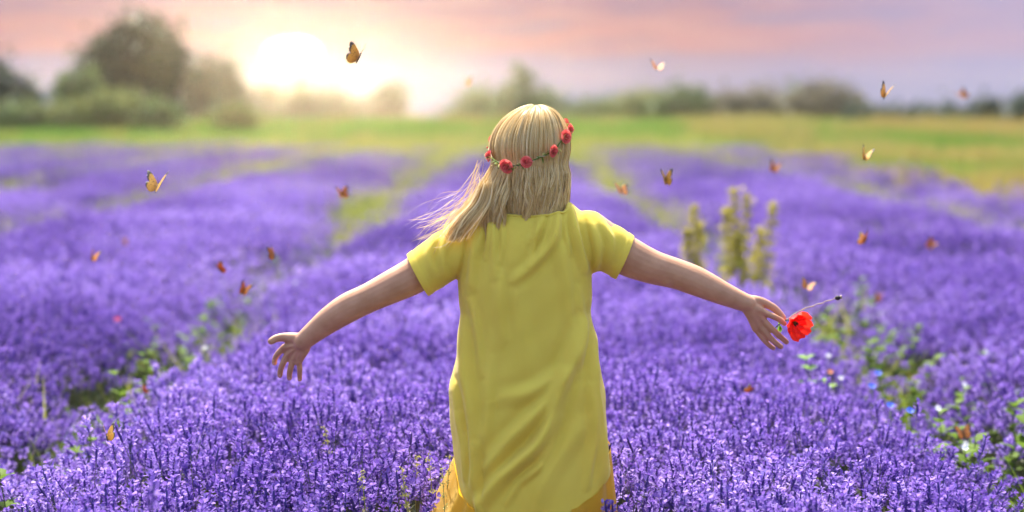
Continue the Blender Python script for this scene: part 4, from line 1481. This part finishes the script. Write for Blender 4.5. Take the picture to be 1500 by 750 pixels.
    for k in range(14):
        dz = -0.01 - 0.197 * k / 13
        for j in range(40):
            ph = -2.3 + 4.6 * j / 39
            pin = 0.94 - 0.13 * smooth01((-dz - 0.08) / 0.14)
            cur.append(C + np.array([RX * .95 * math.sin(ph) * pin ** .5, -RY * math.cos(ph) * pin, dz]))
    mb.add(cur, [[k * 40 + j, k * 40 + j + 1, (k + 1) * 40 + j + 1, (k + 1) * 40 + j] for k in range(13) for j in range(39)])
    V, F, _ = mb.arr()
    part('hair', V, F, MATS['hair'], person)
    return C


HC = build_hair()


# ------------------------------------------------------------------ crown of roses
def rose(r, c, axis, rad):
    axis = np.asarray(axis, float); axis /= np.linalg.norm(axis)
    s = np.cross(axis, [0.1, 0.2, 1.0]); s /= np.linalg.norm(s); u = np.cross(s, axis)
    mb = MB()
    for layer, (rr, npet, opening, hh) in enumerate([(0.14, 3, 0.0, 1.02), (0.30, 3, 0.1, 1.0), (0.46, 4, 0.2, 0.94), (0.64, 5, 0.4, 0.82), (0.84, 5, 0.7, 0.66), (1.05, 6, 1.0, 0.42)]):
        for k in range(npet):
            a0 = 6.283 * (k + 0.37 * layer) / npet; wd = 6.283 / npet * 0.72
            V = []; nu, nv = 5, 4
            for i in range(nv):
                t = i / (nv - 1)
                for j in range(nu):
                    v = (j / (nu - 1) - 0.5) * 2
                    a = a0 + v * wd * (0.55 + 0.45 * math.sin(math.pi * (0.15 + 0.7 * t)))
                    rd = rad * rr * (0.45 + 0.55 * t + opening * 0.25 * t * t)
                    hgt = rad * hh * t * (1 - 0.18 * v * v) - rad * 0.25 * opening * t * t + rad * 0.03 * r.normal()
                    V.append(c + (s * math.cos(a) + u * math.sin(a)) * rd + axis * hgt)
            F = [[i * nu + j, i * nu + j + 1, (i + 1) * nu + j + 1, (i + 1) * nu + j] for i in range(nv - 1) for j in range(nu - 1)]
            mb.add(V, F)
    mb.add(*ellipsoid(c + axis * rad * 0.62, (rad * .30, rad * .30, rad * .36), 10, 8))
    return mb.arr()


def build_crown():
    r = np.random.default_rng(31)
    # ring through the picture points round the back of the head, closed in front
    back = [(717, 226, -.03), (727, 236, -.085), (743, 243, -.118), (757, 242, -.128), (771, 238, -.130), (790, 231, -.124), (809, 221, -.108), (822, 206, -.07), (831, 190, -.02)]
    pts = [np.array(P(*b)) for b in back]
    front = [(828, 182, .05), (800, 182, .12), (770, 188, .145), (740, 200, .12), (719, 215, .05)]
    pts += [np.array(P(*b)) for b in front]
    loop = chain(pts + [pts[0]], 6)
    loop = np.array([HC + (p - HC) * np.array([1.015, 1.03, 1]) for p in loop])
    root = empty('flower_crown', Vector(pts[4]), 'crown of small coral red roses on a thin vine around the blonde hair', 'flower crown')
    V, F = tube(loop, 0.0022, 6, (0, 0, 1)); part('vine', V, F, MATS['weed'], root)
    V, F = tube(loop + np.array([[0.002 * math.sin(i), 0.002 * math.cos(i * 1.3), 0.003 * math.sin(i * 0.9)] for i in range(len(loop))]), 0.0014, 5, (0, 0, 1)); part('vine', V, F, MATS['straw'], root)
    for (px, py, dy, rr) in [(719, 228, -.04, .0175), (743, 243, -.122, .0205), (771, 237, -.134, .0190), (809, 221, -.112, .0195), (827, 200, -.062, .0180), (832, 190, -.022, .0180), (825, 184, .05, .018), (770, 190, .145, .019), (725, 207, .09, .018)]:
        c = np.array(P(px, py, dy)); ax = c - HC; ax[2] *= 0.3
        c = c + ax / np.linalg.norm(ax) * 0.004
        V, F, _ = rose(r, c, ax + r.normal(size=3) * 0.035, rr * (0.72 + 0.22 * r.random()))
        part('rose', V, F, MATS['rose'], root)
    for k in range(64):
        c = loop[r.integers(0, len(loop))] + r.normal(size=3) * 0.003
        d = c - HC; d /= np.linalg.norm(d); d = d * 0.6 + r.normal(size=3) * 0.6
        mb = MB(); leaf_blade(mb, c, d, 0.014 + 0.008 * r.random(), 0.0042)
        V, F, _ = mb.arr(); part('leaf', V, F, MATS['weed' if r.random() < 0.6 else 'bud'], root)
    for k in range(16):
        c = loop[r.integers(0, len(loop))]; d = c - HC; d /= np.linalg.norm(d)
        V, F = ellipsoid(c + d * 0.006 + r.normal(size=3) * 0.004, (0.0032,) * 3, 8, 6); part('berry', V, F, MATS['bud'] if k % 3 else MATS['rose'], root)


build_crown()


# ------------------------------------------------------------------ poppy and seed stalk in the hand
def build_poppy():
    r = np.random.default_rng(41)
    c = np.array(P(1165, 474, .005))
    root = empty('poppy', Vector(c), 'bright red poppy with crinkled petals held between finger and thumb', 'poppy')
    ax = np.array([0.50, -0.80, -0.25]); ax /= np.linalg.norm(ax)
    s = np.cross(ax, [0, 0, 1.0]); s /= np.linalg.norm(s); u = np.cross(s, ax)
    base = c - ax * 0.012
    for k in range(8):
        a0 = k * 0.785 + 0.3; inner = k % 2
        nu, nv = 15, 9; V = []
        L = 0.052 - 0.008 * inner + 0.004 * math.sin(k * 2.7)
        for i in range(nv):
            t = i / (nv - 1)
            for j in range(nu):
                v = (j / (nu - 1) - 0.5) * 2
                a = a0 + v * (0.98 - 0.1 * t) + 0.07 * math.sin(9 * v + k) * t
                op = 0.86 - 0.34 * inner
                rd = L * math.sin(t * op * 1.45 + 0.02) * (1 - 0.16 * v * v * t)
                hh = L * (1 - math.cos(t * op * 1.3)) * 0.9 + L * 0.28 * t
                cr = 0.0052 * t * math.sin(v * 9 + k * 2.3 + t * 3) + 0.0026 * t * math.sin(v * 21 + k) + 0.0014 * r.normal() * t
                V.append(base + (s * math.cos(a) + u * math.sin(a)) * rd + ax * (hh + cr))
        F = [[i * nu + j, i * nu + j + 1, (i + 1) * nu + j + 1, (i + 1) * nu + j] for i in range(nv - 1) for j in range(nu - 1)]
        part('petal', V, F, MATS['red_petal'], root)
    V, F = ellipsoid(base + ax * 0.010, (.0055, .0055, .007), 12, 8); part('seed_pod', V, F, MATS['weed'], root)
    mb = MB()
    for k in range(34):
        d = r.normal(size=3); d /= np.linalg.norm(d); d = d * 0.6 + ax
        d /= np.linalg.norm(d); o = base + ax * 0.006
        V, F = tube([o, o + d * 0.014], [0.0004, 0.0007], 4, (0, 1, 0.1)); mb.add(V, F)
    V, F, _ = mb.arr(); part('stamens', V, F, MATS['dark'], root)
    stem = chain([base, base - ax * 0.02, np.array(P(1147, 471, .010)), np.array(P(1136, 480, .006)), np.array(P(1126, 490, .03))], 6)
    V, F = tube(stem, 0.0016, 6, (0, 1, 0)); part('stem', V, F, MATS['weed'], root)
    # small green leaf tuft in the palm behind the fingers
    for k in range(7):
        mb = MB(); leaf_blade(mb, np.array(P(1140 + r.normal() * 2, 479 + r.normal() * 2, .016)), (0.2 + r.normal() * 0.5, -0.2, -0.6 + 0.6 * r.normal()), 0.018, 0.004)
        V, F, _ = mb.arr(); part('leaf', V, F, MATS['weed_bright'], root)
    root2 = empty('seed_stalk', Vector(P(1148, 470, .008)), 'thin dry stalk with a dark seed head held together with the poppy', 'stalk')
    path = chain([np.array(P(x, y, d)) for x, y, d in ((1144, 471, .012), (1158, 464, .022), (1174, 454, .03), (1188, 449, .03), (1200, 445, .03), (1212, 441, .03), (1224, 437, .03))], 5)
    path += np.array([[0, 0, 0.0012 * math.sin(i * 1.1)] for i in range(len(path))])
    V, F = tube(path, 0.0014 + 0.0004 * np.sin(np.arange(len(path)) * 1.3), 6, (0, 1, 0)); part('stem', V, F, MATS['straw'], root2)
    V, F = ellipsoid(P(1227, 436.5, .03), (.0085, .0068, .0072), 14, 10); part('seed_head', V, F, MATS['dark'], root2)
    V, F = tube([np.array(P(1231, 435.5, .03)), np.array(P(1233, 435, .03))], [0.005, 0.006], 10, (0, 1, 0)); part('seed_cap', V, F, MATS['straw'], root2)


build_poppy()


# ------------------------------------------------------------------ butterflies
def wing_data(name, outline, mat):
    """fan of the outline subdivided into rings, slight cup; body hinge on x = 0"""
    o = np.array(outline, float); n = len(o)
    c = np.array([0.0, o[:, 1].mean() * 0.4])
    V = []; W = []
    rings = 6
    for k in range(1, rings + 1):
        t = k / rings
        for p in o:
            q = c + (p - c) * t
            V.append((max(q[0], 0), q[1], 0.06 * q[0] * (1 - q[0] * 14))); W.append((q[0] / 0.034, q[1] / 0.034, t * min(1, q[0] / 0.030 + 0.1)))
    V.append((c[0], c[1], 0)); W.append((0, 0, 0))
    F = [[len(V) - 1, j, (j + 1) % n] for j in range(n)]
    for k in range(rings - 1):
        for j in range(n):
            F.append([k * n + j, (k + 1) * n + j, (k + 1) * n + (j + 1) % n, k * n + (j + 1) % n])
    me = mesh_data(name, V, F, mat)
    a = me.attributes.new('wc', 'FLOAT_VECTOR', 'POINT'); a.data.foreach_set('vector', np.array(W, np.float32).ravel())
    return me


def build_butterflies():
    fore = [(0, -.002), (0, .008), (.008, .016), (.018, .023), (.027, .027), (.0315, .026), (.032, .022), (.030, .016), (.0285, .010), (.025, .004), (.018, .0), (.008, -.003)]
    hind = [(0, .002), (.010, .001), (.020, .0), (.025, -.004), (.0255, -.010), (.0225, -.017), (.016, -.022), (.009, -.022), (.004, -.016), (0, -.008)]
    mw = MATS['wing']
    white = MATS['white_petal']
    fm, hm = wing_data('forewing', fore, mw), wing_data('hindwing', hind, mw)
    fw, hw = wing_data('forewing', fore, white), wing_data('hindwing', hind, white)
    fg_, hg_ = wing_data('forewing', fore, MATS['wing_gold']), wing_data('hindwing', hind, MATS['wing_gold'])
    mb = MB()
    mb.add(*tube([(0, .010, 0), (0, .006, 0), (0, .001, 0), (0, -.005, -.001), (0, -.013, -.002)], [.0012, .0022, .0026, .0020, .0008], 8, (0, 0, 1), round_ends=True))
    mb.add(*ellipsoid((0, .0125, 0), (.0018, .0018, .0017), 8, 6))
    V, F, _ = mb.arr(); bodym = mesh_data('body', V, F, MATS['dark'])
    am = []
    for s in (-1, 1):
        V, F = tube([(0, .013, .001), (s * .004, .020, .003), (s * .007, .027, .004)], [.0003, .00022, .0005], 5, (0, 0, 1))
        am.append(mesh_data('antenna', V, F, MATS['dark']))

    def butterfly(px, py, Y, rot, dihedral, label, group, scale=1.0, wh=False):
        loc = at(px, py, Y)
        root = empty('butterfly', loc, label, 'butterfly', group)
        root.rotation_euler = rot; root.scale = (scale * 1.22,) * 3
        for nm, me in (('body', bodym), ('antenna', am[0]), ('antenna', am[1])):
            o = link(bpy.data.objects.new(nm, me)); o.parent = root
        for s in (1, -1):
            for nm, me, ex in (('forewing', fw if wh else fg_ if 'gold' in label or 'pale orange' in label else fm, 0.0), ('hindwing', hw if wh else hg_ if 'gold' in label or 'pale orange' in label else hm, 0.06)):
                o = link(bpy.data.objects.new(nm, me)); o.parent = root
                o.scale = (s, 1, 1); o.rotation_euler = (0, -s * (dihedral + ex), 0)
                o.location = (0, 0, 0.0012 - 0.0006 * (ex > 0))
                md = o.modifiers.new('thickness', 'SOLIDIFY'); md.thickness = 0.0003
    r = random.Random(3)
    g1 = 'small orange butterflies flying over the lavender'
    # px, py, distance, wing lift, heading, label
    S = [
        (230, 275, 5.6, 0.75, 'large golden butterfly over the lavender, highest on the empty hand side', 1.15),
        (525, 85, 5.6, 0.75, 'large golden butterfly against the sky beside the sunset glow', 1.05),
        (1296, 141, 7.0, 1.0, 'pale golden butterfly in the sky above the hedge trees', 1.15),
        (1266, 231, 7.2, 0.9, 'golden butterfly with raised wings in front of the green meadow', 1.0),
        (975, 264, 7.2, 0.9, 'golden butterfly with raised wings beside the woman\'s shoulder', 1.0),
        (157, 641, 5.9, 1.0, 'large pale orange butterfly low over the furrow', 1.0),
        (684, 122, 11.0, 1.0, 'tiny brown butterfly in the sky near the pointed tree', 1.0),
        (962, 100, 8.0, 0.5, 'orange butterfly in the open pink sky over the hedge line', 1.0),
        (1409, 141, 12.0, 0.5, 'small blurred brown butterfly in the sky over the dark low hedge', 1.2),
        (909, 279, 8.0, 0.3, 'orange butterfly next to the blonde hair above the sleeve', 0.95),
        (1134, 247, 10.0, 0.6, 'small orange butterfly above the tall seed spikes', 1.0),
        (500, 284, 8.5, 0.5, 'small orange butterfly alone over the hazy lavender beside the hair', 0.95),
        (402, 374, 7.6, 1.2, 'orange butterfly with closed wings above the outstretched empty hand', 0.9),
        (1182, 420, 8.0, 0.4, 'orange butterfly just above the poppy stalk', 0.95),
        (1411, 635, 7.6, 0.4, 'reddish orange butterfly by the white flowering weeds', 1.0),
        (1440, 479, 13.0, 0.6, 'dark red butterfly over the shaded lavender on the poppy side', 1.1),
    ]
    for px, py, Y, lift, lab, sc in S:
        butterfly(px, py, Y, (r.uniform(0.5, 1.2), r.uniform(-0.4, 0.4), r.uniform(-0.7, 0.7)), lift, lab, g1, sc)
    lab2 = 'small orange butterfly flying low over the violet flowers'
    for px, py, Y, lift, sc in [(135, 378, 8.2, 0.9, 0.95), (180, 354, 13.0, 0.7, 1.0), (322, 396, 8.2, 1.1, 0.9), (357, 425, 7.8, 0.8, 0.9), (210, 573, 8.2, 0.9, 0.7),
                                (1268, 353, 7.8, 0.8, 1.0), (1365, 359, 10.5, 0.4, 1.0), (1290, 437, 11.0, 0.6, 1.0), (1334, 556, 10.0, 0.7, 0.9), (1098, 574, 7.6, 0.8, 0.7)]:
        butterfly(px, py, Y, (r.uniform(0.3, 1.2), r.uniform(-0.6, 0.6), r.uniform(-1.2, 1.2)), lift, lab2, g1, sc)
    butterfly(401, 634, 6.9, (0.8, 0.5, 0.6), 1.2, 'small white butterfly over the lavender below the empty hand', None, 0.6, True)


build_butterflies()


# ------------------------------------------------------------------ haze in the evening air
def build_haze():
    x0, x1, y0, y1, z0, z1 = -202, 202, -27, 342, -1.0, 8.8
    V = [(x, y, z) for z in (z0, z1) for y in (y0, y1) for x in (x0, x1)]
    F = [[0, 2, 3, 1], [4, 5, 7, 6], [0, 1, 5, 4], [2, 6, 7, 3], [0, 4, 6, 2], [1, 3, 7, 5]]
    m, n, l, out = mat_new('evening_haze')
    v = n.new('ShaderNodeVolumePrincipled')
    v.inputs['Color'].default_value = (0.97, 0.88, 0.78, 1); v.inputs['Density'].default_value = HAZE_DENSITY
    v.inputs['Anisotropy'].default_value = 0.90
    l.new(v.outputs[0], out.inputs['Volume'])
    o = part('haze', V, F, m, smooth=False)
    o['kind'] = 'stuff'; o['label'] = 'warm evening haze lying over the whole field'; o['category'] = 'haze'


build_haze()
